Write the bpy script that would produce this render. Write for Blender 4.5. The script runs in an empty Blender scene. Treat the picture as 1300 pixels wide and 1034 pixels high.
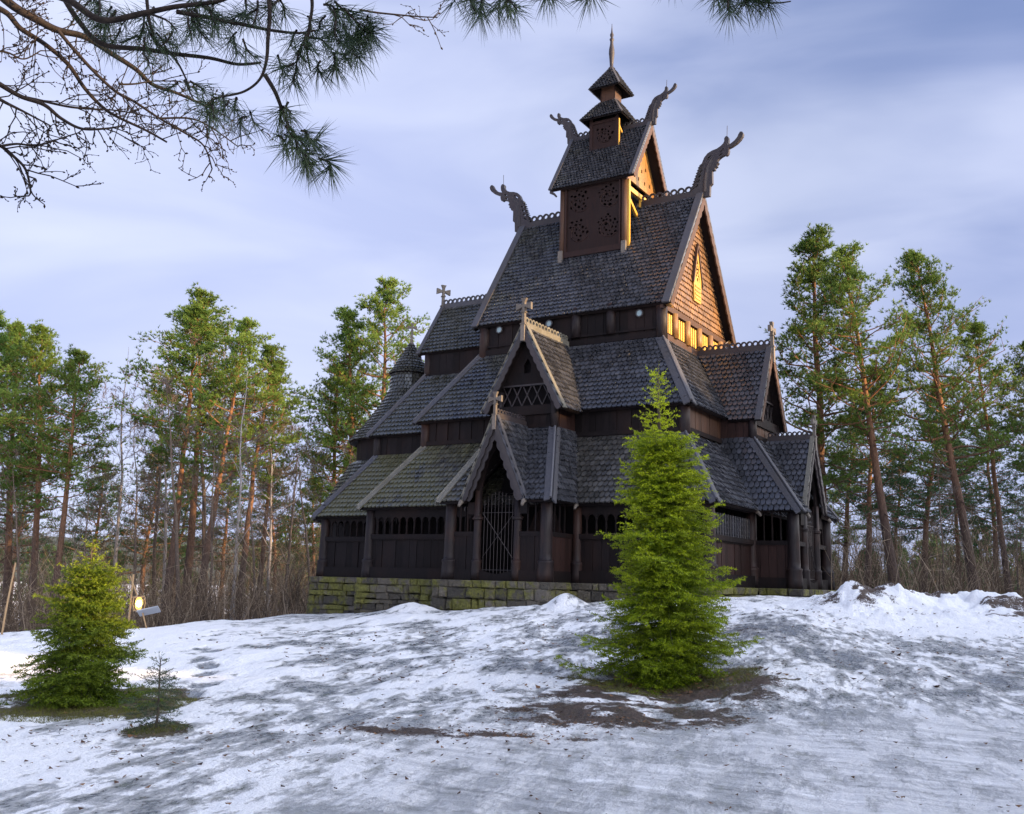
import bpy, math, random
import numpy as np
from mathutils import Vector, Matrix
from mathutils.geometry import tessellate_polygon
R_ = math.radians
scene = bpy.context.scene
COL = scene.collection
random.seed(7)
V = Vector

# ------------------------------------------------------------------ camera
YAW, PITCH, ROLL = 0.545, 0.200, 0.027
FPX, PPX, PPY = 1259.0, 668.9, 485.8
Fv = V((-math.sin(YAW)*math.cos(PITCH), math.cos(YAW)*math.cos(PITCH), math.sin(PITCH)))
Rv = V((math.cos(YAW), math.sin(YAW), 0)); Uv = Rv.cross(Fv)
Rv, Uv = Rv*math.cos(ROLL)+Uv*math.sin(ROLL), Uv*math.cos(ROLL)-Rv*math.sin(ROLL)
CAM = V((18.02, -36.24, -0.064))
FH = V((-math.sin(YAW), math.cos(YAW), 0)); RH = V((math.cos(YAW), math.sin(YAW), 0))
cd = bpy.data.cameras.new('camera'); cam = bpy.data.objects.new('camera', cd); COL.objects.link(cam)
cam.matrix_world = Matrix(((Rv.x, Uv.x, -Fv.x, CAM.x), (Rv.y, Uv.y, -Fv.y, CAM.y), (Rv.z, Uv.z, -Fv.z, CAM.z), (0, 0, 0, 1)))
cd.sensor_width = 36; cd.lens = 36*FPX/1300
cd.shift_x = -(PPX-650)/1300; cd.shift_y = (PPY-517)/1300
cd.clip_start = 0.05; cd.clip_end = 6000
scene.camera = cam

def ray(u, v): return Fv + Rv*((u-PPX)/FPX) - Uv*((v-PPY)/FPX)
def at(u, v, t):
    """point seen at photo pixel (u, v), t metres ahead horizontally"""
    d = ray(u, v); return CAM + d*(t/(d.x*FH.x+d.y*FH.y))

# ------------------------------------------------------------------ objects
def tag(o, label=None, cat=None, group=None, kind=None):
    if label: o['label'] = label
    if cat: o['category'] = cat
    if group: o['group'] = group
    if kind: o['kind'] = kind
    return o
def empty(name, loc=(0, 0, 0), rz=0, label=None, cat=None, group=None):
    o = bpy.data.objects.new(name, None); COL.objects.link(o)
    o.location = loc; o.rotation_euler = (0, 0, rz); o.empty_display_size = .2
    return tag(o, label, cat, group)

class MB:
    def __init__(s): s.v = []; s.f = []; s.m = []
    def add(s, vs, fs, m=0):
        b = len(s.v); s.v += [tuple(p) for p in vs]
        s.f += [tuple(i+b for i in f) for f in fs]; s.m += [m]*len(fs)
    def frame(s, c, A, B, Cc, a, b, cc, m=0):
        """box centred on c with half extents a,b,cc along unit A,B,C"""
        c = V(c); vs = [c+A*(a*i)+B*(b*j)+Cc*(cc*k) for i in (-1, 1) for j in (-1, 1) for k in (-1, 1)]
        s.add(vs, [(0, 1, 3, 2), (4, 6, 7, 5), (0, 4, 5, 1), (2, 3, 7, 6), (0, 2, 6, 4), (1, 5, 7, 3)], m)
    def box(s, x0, x1, y0, y1, z0, z1, m=0):
        s.frame(((x0+x1)/2, (y0+y1)/2, (z0+z1)/2), V((1, 0, 0)), V((0, 1, 0)), V((0, 0, 1)), abs(x1-x0)/2, abs(y1-y0)/2, abs(z1-z0)/2, m)
    def beam(s, p0, p1, w, h, up=(0, 0, 1), m=0):
        p0 = V(p0); p1 = V(p1); A = (p1-p0); L = A.length; A = A/L
        B = A.cross(V(up)); B = B.normalized() if B.length > 1e-4 else A.orthogonal().normalized()
        s.frame((p0+p1)/2, A, B, A.cross(B).normalized(), L/2, w/2, h/2, m)
    def lathe(s, prof, loc=(0, 0, 0), n=14, m=0, ax=None):
        loc = V(loc); vs = []; fs = []
        for r, z in prof:
            for k in range(n):
                a = 2*math.pi*k/n; vs.append(loc+V((r*math.cos(a), r*math.sin(a), z)))
        for i in range(len(prof)-1):
            for k in range(n):
                k2 = (k+1) % n; fs.append((i*n+k, i*n+k2, (i+1)*n+k2, (i+1)*n+k))
        fs.append(tuple(range(n-1, -1, -1))); fs.append(tuple(range((len(prof)-1)*n, len(prof)*n)))
        s.add(vs, fs, m)
    def tube(s, pts, rad, n=6, m=0):
        pts = [V(p) for p in pts]; vs = []; fs = []; B = None
        for i, p in enumerate(pts):
            T = (pts[min(i+1, len(pts)-1)]-pts[max(i-1, 0)]).normalized()
            if B is None: B = T.orthogonal().normalized()
            B = (B-T*B.dot(T)).normalized(); Cc = T.cross(B); r = rad[i] if hasattr(rad, '__len__') else rad
            for k in range(n):
                a = 2*math.pi*k/n; vs.append(p+B*(r*math.cos(a))+Cc*(r*math.sin(a)))
        for i in range(len(pts)-1):
            for k in range(n):
                k2 = (k+1) % n; fs.append((i*n+k, i*n+k2, (i+1)*n+k2, (i+1)*n+k))
        fs.append(tuple(range(n-1, -1, -1))); fs.append(tuple(range((len(pts)-1)*n, len(pts)*n)))
        s.add(vs, fs, m)
    def plate(s, loops, O, A, B, th, m=0):
        """flat board: outline loops[0] (2d) with holes loops[1:], in plane O+A*x+B*y, thickness th centred"""
        O = V(O); A = V(A); B = V(B); N = A.cross(B).normalized()
        flat = [p for l in loops for p in l]
        tri = tessellate_polygon([[V((p[0], p[1], 0)) for p in l] for l in loops])
        n = len(flat)
        vs = [O+A*p[0]+B*p[1]+N*(th/2) for p in flat]+[O+A*p[0]+B*p[1]-N*(th/2) for p in flat]
        fs = [tuple(t) for t in tri]+[(t[2]+n, t[1]+n, t[0]+n) for t in tri]
        b = 0
        for l in loops:
            k = len(l)
            for i in range(k):
                j = (i+1) % k; fs.append((b+i, b+j, b+j+n, b+i+n))
            b += k
        s.add(vs, fs, m)
    def ring(s, O, A, B, ro, ri, th, n=12, m=0, sq=1.0):
        O = V(O); A = V(A); B = V(B); N = A.cross(B).normalized(); vs = []; fs = []
        for k in range(n):
            a = 2*math.pi*k/n; d = A*math.cos(a)+B*(math.sin(a)*sq)
            vs += [O+d*ro+N*(th/2), O+d*ri+N*(th/2), O+d*ri-N*(th/2), O+d*ro-N*(th/2)]
        for k in range(n):
            a = 4*k; b = 4*((k+1) % n)
            for i in range(4):
                j = (i+1) % 4; fs.append((a+i, b+i, b+j, a+j))
        s.add(vs, fs, m)
    def build(s, name, mats, parent=None, smooth=False):
        me = bpy.data.meshes.new(name); me.from_pydata(s.v, [], s.f)
        if not isinstance(mats, (list, tuple)): mats = [mats]
        for mt in mats: me.materials.append(mt)
        if len(mats) > 1: me.polygons.foreach_set('material_index', s.m)
        if smooth: me.polygons.foreach_set('use_smooth', [True]*len(s.f))
        me.update()
        o = bpy.data.objects.new(name, me); COL.objects.link(o)
        if parent: o.parent = parent
        return o

def np_mesh(name, v, tris, mats, parent=None, mi=None, attrs=None, smooth=False):
    """mesh from numpy: v (N,3), tris (M,k)"""
    me = bpy.data.meshes.new(name); n = len(v); mN, k = tris.shape
    me.vertices.add(n); me.vertices.foreach_set('co', np.asarray(v, np.float32).ravel())
    me.loops.add(mN*k); me.loops.foreach_set('vertex_index', tris.astype(np.int32).ravel())
    me.polygons.add(mN); me.polygons.foreach_set('loop_start', np.arange(0, mN*k, k, dtype=np.int32))
    me.polygons.foreach_set('loop_total', np.full(mN, k, np.int32))
    if not isinstance(mats, (list, tuple)): mats = [mats]
    for m in mats: me.materials.append(m)
    if mi is not None: me.polygons.foreach_set('material_index', mi.astype(np.int32))
    if smooth: me.polygons.foreach_set('use_smooth', np.ones(mN, bool))
    me.update(calc_edges=True)
    for an, arr in (attrs or {}).items():
        a = me.attributes.new(an, 'FLOAT', 'POINT'); a.data.foreach_set('value', np.asarray(arr, np.float32))
    if name is None: return me
    o = bpy.data.objects.new(name, me); COL.objects.link(o)
    if parent: o.parent = parent
    return o

# ------------------------------------------------------------------ materials
def mat(name, rough=.7, spec=.3):
    m = bpy.data.materials.new(name); m.use_nodes = True; nt = m.node_tree
    b = nt.nodes['Principled BSDF']; b.inputs['Roughness'].default_value = rough
    b.inputs['Specular IOR Level'].default_value = spec
    return m, nt, b
def N(nt, t, **kw):
    n = nt.nodes.new(t)
    for k, v in kw.items(): setattr(n, k, v)
    return n
def noise(nt, vec, scale, detail=4, rough=.6, dist=0):
    n = N(nt, 'ShaderNodeTexNoise'); n.inputs['Scale'].default_value = scale; n.inputs['Detail'].default_value = detail
    n.inputs['Roughness'].default_value = rough; n.inputs['Distortion'].default_value = dist
    if vec: nt.links.new(vec, n.inputs['Vector'])
    return n.outputs['Fac']
def ramp(nt, fac, stops, interp='LINEAR'):
    r = N(nt, 'ShaderNodeValToRGB'); cr = r.color_ramp; cr.interpolation = interp
    while len(cr.elements) < len(stops): cr.elements.new(.5)
    for e, (p, c) in zip(cr.elements, stops):
        e.position = p; e.color = (c, c, c, 1) if isinstance(c, (int, float)) else (*c, 1)
    nt.links.new(fac, r.inputs['Fac']); return r.outputs['Color']
def mix(nt, fac, a, b, blend='MIX'):
    x = N(nt, 'ShaderNodeMix', data_type='RGBA', blend_type=blend)
    for sock, val in ((x.inputs['Factor'], fac), (x.inputs[6], a), (x.inputs[7], b)):
        if hasattr(val, 'is_output'): nt.links.new(val, sock)
        elif isinstance(val, (int, float)): sock.default_value = val if sock.type == 'VALUE' else (val, val, val, 1)
        else: sock.default_value = (*val, 1)
    return x.outputs[2]
def math_(nt, op, a, b=None, clamp=False):
    x = N(nt, 'ShaderNodeMath', operation=op, use_clamp=clamp)
    for i, val in enumerate((a, b)):
        if val is None: continue
        if hasattr(val, 'is_output'): nt.links.new(val, x.inputs[i])
        else: x.inputs[i].default_value = val
    return x.outputs[0]
def coords(nt, scale=(1, 1, 1), rot=(0, 0, 0), kind='Object'):
    tc = N(nt, 'ShaderNodeTexCoord'); mp = N(nt, 'ShaderNodeMapping')
    mp.inputs['Scale'].default_value = scale; mp.inputs['Rotation'].default_value = rot
    nt.links.new(tc.outputs[kind], mp.inputs['Vector']); return mp.outputs['Vector']
def bump(nt, b, h, dist, strength=1):
    n = N(nt, 'ShaderNodeBump'); n.inputs['Distance'].default_value = dist; n.inputs['Strength'].default_value = strength
    nt.links.new(h, n.inputs['Height']); nt.links.new(n.outputs['Normal'], b.inputs['Normal'])

def wood(name, c0, c1, c2=None, rough=.6, spec=.35, zs=.12, bd=.01):
    """weathered tarred timber: grain runs mostly upright, per-board tone by island"""
    m, nt, b = mat(name, rough, spec)
    vec = coords(nt, (7, 7, 7*zs))
    n1 = noise(nt, vec, 3, 6, .65, .4); n2 = noise(nt, coords(nt, (1, 1, .5)), .9, 3)
    geo = N(nt, 'ShaderNodeNewGeometry')
    c = ramp(nt, n1, [(.3, c0), (.7, c1)])
    if c2: c = mix(nt, ramp(nt, n2, [(.45, 0.), (.7, .8)]), c, c2)
    isl = ramp(nt, geo.outputs['Random Per Island'], [(0, .65), (1, 1.3)])
    c = mix(nt, 1.0, c, isl, 'MULTIPLY')
    nt.links.new(c, b.inputs['Base Color'])
    bump(nt, b, n1, bd, .8)
    rr = ramp(nt, n1, [(.2, rough-.15), (.8, min(1, rough+.2))]); nt.links.new(rr, b.inputs['Roughness'])
    return m
M = {}
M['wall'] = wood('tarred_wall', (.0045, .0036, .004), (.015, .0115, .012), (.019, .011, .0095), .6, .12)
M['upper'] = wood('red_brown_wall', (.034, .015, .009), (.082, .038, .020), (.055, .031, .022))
M['panel'] = wood('carved_panel_wood', (.014, .007, .0065), (.036, .018, .015), (.026, .015, .013), .6, .18)
M['post'] = wood('tarred_post', (.008, .006, .007), (.024, .018, .019), (.050, .023, .015), .5, .22)
M['board'] = wood('grey_board', (.030, .030, .036), (.080, .080, .093), (.055, .047, .043), .55, .4, 1)
M['paleboard'] = wood('pale_board', (.08, .077, .065), (.19, .178, .15), (.07, .062, .038), .6, .3, 1)
M['carved'] = wood('carved_dark', (.016, .012, .014), (.042, .033, .036), (.036, .030, .027), .5, .45, 1)
M['gold'] = wood('sunlit_gold_wood', (.13, .060, .016), (.34, .18, .045), (.10, .045, .018), .45, .45)  # west-facing wood only: warm sunlight is put into this colour
M['slatwood'] = wood('sunlit_slat_wood', (.42, .22, .035), (.62, .36, .06), None, .45, .45)  # yellow of the sunlit slats and braces painted into the wood
M['finial'] = wood('finial_wood', (.08, .07, .062), (.19, .165, .14), (.12, .095, .075), .6, .35, 1)
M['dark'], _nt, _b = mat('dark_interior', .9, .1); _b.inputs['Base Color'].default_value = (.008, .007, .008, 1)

def shingle_mat(name, c0, c1, moss=0.0, rough=.42, mx=None):
    m, nt, b = mat(name, rough, .85)
    geo = N(nt, 'ShaderNodeNewGeometry'); isl = geo.outputs['Random Per Island']
    vec = coords(nt)
    c = ramp(nt, isl, [(0, tuple(x*.55+y*.45 for x, y in zip(c0, c1))), (.75, c1), (1, tuple(x*1.25 for x in c1))])
    n1 = noise(nt, vec, .55, 4, .6); n2 = noise(nt, vec, 22, 3)
    c = mix(nt, 1, c, ramp(nt, n1, [(.25, .65), (.75, 1.35)]), 'MULTIPLY')
    c = mix(nt, ramp(nt, n2, [(.45, 0.), (.8, .45)]), c, (.026, .024, .025))
    if moss:
        n3 = noise(nt, vec, .8, 6, .7)
        hf = N(nt, 'ShaderNodeTexCoord').outputs['Object']
        sx = N(nt, 'ShaderNodeSeparateXYZ'); nt.links.new(hf, sx.inputs[0])
        g = math_(nt, 'ADD', math_(nt, 'MULTIPLY', sx.outputs['X'], -0.045*1), .0)   # greener towards the shaded east end
        f = math_(nt, 'ADD', n3, g)
        f = math_(nt, 'ADD', f, math_(nt, 'MULTIPLY', isl, .12))
        mk = ramp(nt, f, [(.66-.1*moss, 0.), (.84, .8*moss)])
        c = mix(nt, mk, c, ramp(nt, n2, [(.3, (.060, .057, .022)), (.8, (.17, .165, .07))]))
    nt.links.new(c, b.inputs['Base Color'])
    rr = ramp(nt, isl, [(0, rough-.06), (1, rough+.14)]); nt.links.new(rr, b.inputs['Roughness'])
    bump(nt, b, n2, .006, .7)
    return m
M['shingle'] = shingle_mat('roof_shingle', (.013, .014, .017), (.048, .050, .060), .25, .20)
M['shingle_moss'] = shingle_mat('roof_shingle_mossy', (.016, .016, .015), (.055, .052, .048), .75, .32)
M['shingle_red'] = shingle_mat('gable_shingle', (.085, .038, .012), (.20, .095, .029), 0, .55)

m, nt, b = mat('stone_moss', .85, .25)
vec = coords(nt); geo = N(nt, 'ShaderNodeNewGeometry')
c = ramp(nt, geo.outputs['Random Per Island'], [(0, (.06, .055, .048)), (.5, (.12, .105, .082)), (1, (.17, .15, .125))])
n1 = noise(nt, vec, 9, 8, .7); c = mix(nt, 1, c, ramp(nt, n1, [(.2, .5), (.8, 1.4)]), 'MULTIPLY')
n2 = noise(nt, vec, .75, 8, .75); f = math_(nt, 'ADD', n2, math_(nt, 'MULTIPLY', geo.outputs['Random Per Island'], .09))
c = mix(nt, ramp(nt, f, [(.51, 0.), (.60, .9)]), c, ramp(nt, n1, [(.3, (.070, .070, .016)), (.75, (.25, .245, .055))]))
nt.links.new(c, b.inputs['Base Color']); bump(nt, b, n1, .12, 1); M['stone'] = m

m, nt, b = mat('iron', .45, .6); b.inputs['Base Color'].default_value = (.07, .06, .06, 1); b.inputs['Metallic'].default_value = .7; M['iron'] = m
m, nt, b = mat('porthole_glass', .12, .8); b.inputs['Base Color'].default_value = (.24, .33, .35, 1); M['disc'] = m

# ------------------------------------------------------------------ shingled roofs
def clip(poly, cp):
    out = poly
    for i in range(len(cp)):
        a = cp[i]; c = cp[(i+1) % len(cp)]; ex, ey = c[0]-a[0], c[1]-a[1]; inp = out; out = []
        for k in range(len(inp)):
            p = inp[k]; q = inp[(k+1) % len(inp)]
            dp = ex*(p[1]-a[1])-ey*(p[0]-a[0]); dq = ex*(q[1]-a[1])-ey*(q[0]-a[0])
            if dp >= 0: out.append(p)
            if (dp >= 0) != (dq >= 0):
                t = dp/(dp-dq); out.append((p[0]+(q[0]-p[0])*t, p[1]+(q[1]-p[1])*t))
        if len(out) < 3: return []
    return out
rs = random.Random(3)
def shingles(mb, pts, w=.195, e=.23, m=0, slab=.1, slab_m=1, flat=False, out=None):
    pts = [V(p) for p in pts]; n = (pts[1]-pts[0]).cross(pts[2]-pts[0]).normalized()
    if out is not None:
        if n.dot(V(out)) < 0: n = -n
    elif n.z < 0: n = -n
    if flat: u = V((0, 0, 1)).cross(n).normalized(); dn = V((0, 0, -1))
    else:
        dn = V((n.x*n.z, n.y*n.z, -(n.x**2+n.y**2))).normalized(); u = n.cross(dn).normalized()
    O = pts[0]; P2 = [((p-O).dot(u), (p-O).dot(dn)) for p in pts]
    area = sum(P2[i][0]*P2[(i+1) % len(P2)][1]-P2[(i+1) % len(P2)][0]*P2[i][1] for i in range(len(P2)))
    if area < 0: P2 = P2[::-1]; pts = pts[::-1]
    if slab:
        k = len(pts); vs = [p+n*.0 for p in pts]+[p-n*slab for p in pts]
        mb.add(vs, [tuple(range(k)), tuple(range(2*k-1, k-1, -1))]+[(i, (i+1) % k, (i+1) % k+k, i+k) for i in range(k)], slab_m)
    x0 = min(p[0] for p in P2); x1 = max(p[0] for p in P2); y0 = min(p[1] for p in P2); y1 = max(p[1] for p in P2)
    rows = max(1, round((y1-y0)/e)); e = (y1-y0)/rows
    for r in range(rows):
        yb = y0+(r+1)*e+.03; yt = yb-e*1.7; off = (w/2 if r % 2 else 0)+rs.uniform(-.004, .004)
        k0 = int((x0-off)/w)-1; k1 = int((x1-off)/w)+2
        for k in range(k0, k1):
            xc = k*w+off+rs.uniform(-.003, .003); h = w*.435; jb = rs.uniform(-.004, .004)
            sh = [(xc-h, yt), (xc+h, yt), (xc+h, yb-e*.42+jb), (xc+h*.72, yb-e*.14+jb), (xc, yb+jb), (xc-h*.72, yb-e*.14+jb), (xc-h, yb-e*.42+jb)]
            if xc+h < x0 or xc-h > x1: continue
            cl = clip(sh, P2)
            if len(cl) < 3: continue
            ti = rs.uniform(-.004, .004); lift = rs.uniform(0, .005)*(1 if rs.random() < .93 else 6)
            def H(p): return .012+(p[1]-yt)/(1.7*e)*(.10+lift)+(p[0]-xc)/h*ti
            vs = [O+u*p[0]+dn*p[1]+n*H(p) for p in cl]; vb = [q-n*.06 for q in vs]; q = len(cl)
            fs = [tuple(range(q))]+[(i, i+q, (i+1) % q+q, (i+1) % q) for i in range(q) if cl[i][1] > yt+.1*e or cl[(i+1) % q][1] > yt+.1*e]
            mb.add(vs+vb, fs, m)

def roof(name, planes, parent, mats, **kw):
    mb = MB()
    for p in planes: shingles(mb, p, **kw)
    return mb.build(name, mats, parent)
def onboard(mb, p0, p1, inward, w, th, n, lift=.075, m=0):
    """flat board lying on a roof plane along edge p0-p1, reaching w inward"""
    p0 = V(p0); p1 = V(p1); A = (p1-p0).normalized(); n = V(n).normalized()
    B = V(inward); B = (B-A*B.dot(A)); B = (B-n*B.dot(n)).normalized()
    mb.frame((p0+p1)/2+B*(w/2)+n*lift, A, B, n, (p1-p0).length/2, w/2, th/2, m)
def pnorm(a, b_, c):
    n = (V(b_)-V(a)).cross(V(c)-V(a)).normalized(); return n if n.z > 0 else -n
def hipboard(name, top, bot, inA, nA, inB, nB, parent, mat_, w=.2):
    mb = MB(); onboard(mb, top, bot, inA, w, .05, nA); onboard(mb, top, bot, inB, w, .052, nB)
    mb.tube([V(top)+V((0, 0, .13)), V(bot)+V((0, 0, .12))], .05, 6)
    return mb.build(name, mat_, parent)
def comb(name, p0, p1, parent, mt, r=.17, base=.10, sp=None):
    p0 = V(p0); p1 = V(p1); A = (p1-p0); L = A.length; A /= L; Z = V((0, 0, 1)); mb = MB()
    mb.beam(p0+Z*(base/2-.08), p1+Z*(base/2-.08), .18, base+.16)
    sp = sp or r*1.8; n = max(2, int(L/sp)); sp = L/n
    for i in range(n):
        mb.ring(p0+A*(sp*(i+.5))+Z*(base+r*.92), A, Z, r, r*.52, .06, 14)
    mb.beam(p0+Z*(base+r*.18), p1+Z*(base+r*.18), .055, r*.3)
    return mb.build(name, mt, parent)
def scallop(a, b_, depth, n, amp):
    """points from a to b with a wavy edge pushed by depth across"""
    out = []; ax, ay = a; bx, by = b_; dx, dy = bx-ax, by-ay; L = math.hypot(dx, dy); nx, ny = -dy/L, dx/L
    for i in range(n*6+1):
        t = i/(n*6); k = depth+amp*abs(math.sin(math.pi*n*t)); out.append((ax+dx*t+nx*k, ay+dy*t+ny*k))
    return out
def bargeboard(name, O, A, B, hw, rise, parent, mt, w=.26, th=.06, waves=9, amp=.05, side=0, drop=.0):
    """carved fascia pair under a gable; O=peak, A horizontal unit, hw half width, rise drop of the slope"""
    mb = MB(); L = math.hypot(hw, rise)
    for sgn in ((-1, 1) if side == 0 else (side,)):
        a = (0, 0); c = (sgn*hw, -rise)
        nx = -sgn*rise/L; ny = -hw/L          # inward-down normal
        pts = [a, c]; inner = []
        for i in range(waves*6+1):
            t = i/(waves*6); t2 = 1-t
            k = w+amp*abs(math.sin(math.pi*waves*t2))
            x = c[0]*t2+nx*k; y = c[1]*t2+ny*k
            if (x*sgn) < 0: x = 0
            inner.append((x, y))
        mb.plate([pts+inner], O, A, B, th)
    return mb.build(name, mt, parent)
CROSS = [(-.07, 0), (.07, 0), (.06, .55), (.10, .60), (.06, .64), (.055, .78), (.25, .70), (.36, .66), (.36, .96), (.25, .93), (.055, .86), (.06, 1.0), (.13, 1.16), (-.13, 1.16), (-.06, 1.0), (-.055, .86), (-.25, .93), (-.36, .96), (-.36, .66), (-.25, .70), (-.055, .78), (-.06, .64), (-.10, .60), (-.06, .55)]
def cross(O, A, parent, s=1., down=.45):
    mb = MB(); A = V(A); Z = V((0, 0, 1)); O = V(O)
    mb.plate([[(x*s, y*s) for x, y in CROSS]], O, A, Z, .14*s)
    mb.frame(O-Z*(down/2)*s, A, Z, A.cross(Z), .09*s, (down/2+.1)*s, .10*s)
    mb.frame(O+Z*.06*s, A, Z, A.cross(Z), .12*s, .03*s, .12*s); mb.frame(O+Z*.56*s, A, Z, A.cross(Z), .1*s, .02*s, .1*s)
    return mb.build('cross', M['finial'], parent)
DRG = [(-.54, .02), (-.52, .28), (-.45, .32), (-.44, .48), (-.36, .53), (-.36, .70), (-.29, .76), (-.30, .90), (-.22, .96), (-.23, 1.10), (-.16, 1.16), (-.17, 1.30), (-.06, 1.37), (.04, 1.6), (.19, 1.76), (.38, 1.84), (.59, 1.88), (.75, 1.96), (.86, 2.05), (.91, 2.14), (.91, 2.26), (.96, 2.33), (1.03, 2.34), (1.09, 2.27), (1.10, 2.17), (1.08, 2.05), (1.02, 1.93), (1.18, 1.98), (1.34, 2.08), (1.46, 2.20), (1.52, 2.33), (1.58, 2.41), (1.67, 2.39), (1.71, 2.30), (1.68, 2.19), (1.60, 2.08), (1.45, 1.95), (1.25, 1.85), (1.09, 1.80), (1.10, 1.70), (1.08, 1.60), (1.04, 1.53), (.97, 1.50), (.90, 1.54), (.78, 1.50), (.65, 1.41), (.60, 1.33), (.66, 1.26), (.58, 1.19), (.60, 1.11), (.50, 1.07), (.50, .98), (.38, .97), (.38, .42), (.28, .33), (.26, -.10), (-.15, -.10)]
DHOLE = [[(.14, 1.50), (.30, 1.66), (.37, 1.66), (.22, 1.48)], [(.70, 1.70), (.86, 1.84), (.89, 1.80), (.74, 1.67)], [(.68, 1.57), (.82, 1.66), (.84, 1.62), (.71, 1.53)],
         [(-.36, .40), (-.24, .50), (-.20, .46), (-.30, .36)], [(-.30, .60), (-.18, .70), (-.14, .66), (-.24, .56)], [(-.24, .80), (-.12, .90), (-.08, .86), (-.18, .76)], [(-.18, 1.0), (-.06, 1.1), (-.02, 1.06), (-.12, .96)]]
def dragon(O, sx, s, parent, rod=True):
    mb = MB(); A = V((sx, 0, 0)); Z = V((0, 0, 1)); O = V(O)
    mb.plate([[(x*s, y*s) for x, y in DRG]]+[[(x*s, y*s) for x, y in h] for h in DHOLE], O, A, Z, .17*s)
    def P(x, y): return O+A*(x*s)+Z*(y*s)
    # rounded relief on both faces: neck, skull, jaws, horns
    mb.tube([P(.05, .1), P(.08, .6), P(.15, 1.1), P(.34, 1.5), P(.62, 1.66), P(.96, 1.72)], [.13*s, .14*s, .13*s, .11*s, .08*s, .06*s], 8)
    mb.tube([P(.98, 1.75), P(.98, 2.0), P(1.0, 2.24)], [.05*s, .045*s, .085*s], 8)
    mb.tube([P(1.0, 1.78), P(1.3, 1.98), P(1.5, 2.17), P(1.62, 2.32)], [.045*s, .055*s, .075*s, .105*s], 8)
    mb.tube([P(.85, 1.58), P(.98, 1.60)], [.07*s, .10*s], 8)
    for i in range(9):
        t = i/8; c = P(-.45+.34*t, .35+.9*t); mb.frame(c, V((sx*.8, 0, .6)), V((-sx*.6, 0, .8)), V((0, 1, 0)), .13*s, .022*s, .115*s)
    d = mb.build('dragon_head', M['carved'], parent)
    if rod:
        r = MB(); r.tube([P(1.0, 2.3), P(1.02, 2.82)], .012, 5); r.build('lightning_rod', M['iron'], d)
    return d
# ================================================================== THE CHURCH
church = empty('stave_church', (0, 0, 0), 0, 'dark wooden stave church with tiered shingled roofs and dragon heads on a mossy stone base', 'church')
SH = [M['shingle'], M['wall']]; SHM = [M['shingle_moss'], M['wall']]
ZU = V((0, 0, 1))
def planks(name, p0, p1, z0, z1, out, mt, parent, w=.28, th=.07, top=None, jig=.018):
    """wall of upright boards from p0 to p1 (xy), facing `out`; top(t) gives an optional sloping top"""
    p0 = V((*p0, 0)); p1 = V((*p1, 0)); A = p1-p0; L = A.length; A /= L; out = V((*out, 0)); mb = MB(); n = max(1, round(L/w)); w = L/n; rr = random.Random(int(L*100)+int(z0*10))
    for i in range(n):
        a0 = i*w+.006; a1 = (i+1)*w-.006; o = rr.uniform(-jig, jig)+(.012 if i % 2 else 0)
        za = zb = z1
        if top: za, zb = top(a0/L), top(a1/L)
        if min(za, zb) <= z0+.02: continue
        q = [(a0, z0, o), (a1, z0, o), (a1, zb, o), (a0, za, o)]
        vs = [p0+A*a+ZU*z+out*(o_+th/2) for a, z, o_ in q]+[p0+A*a+ZU*z+out*(o_-th/2) for a, z, o_ in q]
        mb.add(vs, [(0, 1, 2, 3), (7, 6, 5, 4), (0, 4, 5, 1), (1, 5, 6, 2), (2, 6, 7, 3), (3, 7, 4, 0)])
    return mb.build(name, mt, parent)
def post(x, y, z0, z1, parent, r=.17, base=True, mt=None, name='post'):
    mb = MB()
    if base: prof = [(r*1.42, 0), (r*1.36, .30), (r*1.28, .56), (r*1.36, .60), (r*1.36, .66), (r*1.06, .70), (r*1.04, .9), (r, 1.6), (r*.97, (z1-z0))]
    else: prof = [(r, 0), (r, z1-z0)]
    mb.lathe(prof, (x, y, z0), 16)
    o = mb.build(name, mt or M['post'], parent)
    for p in o.data.polygons: p.use_smooth = len(p.vertices) == 4 and abs(p.normal.z) < .5
    return o
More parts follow.
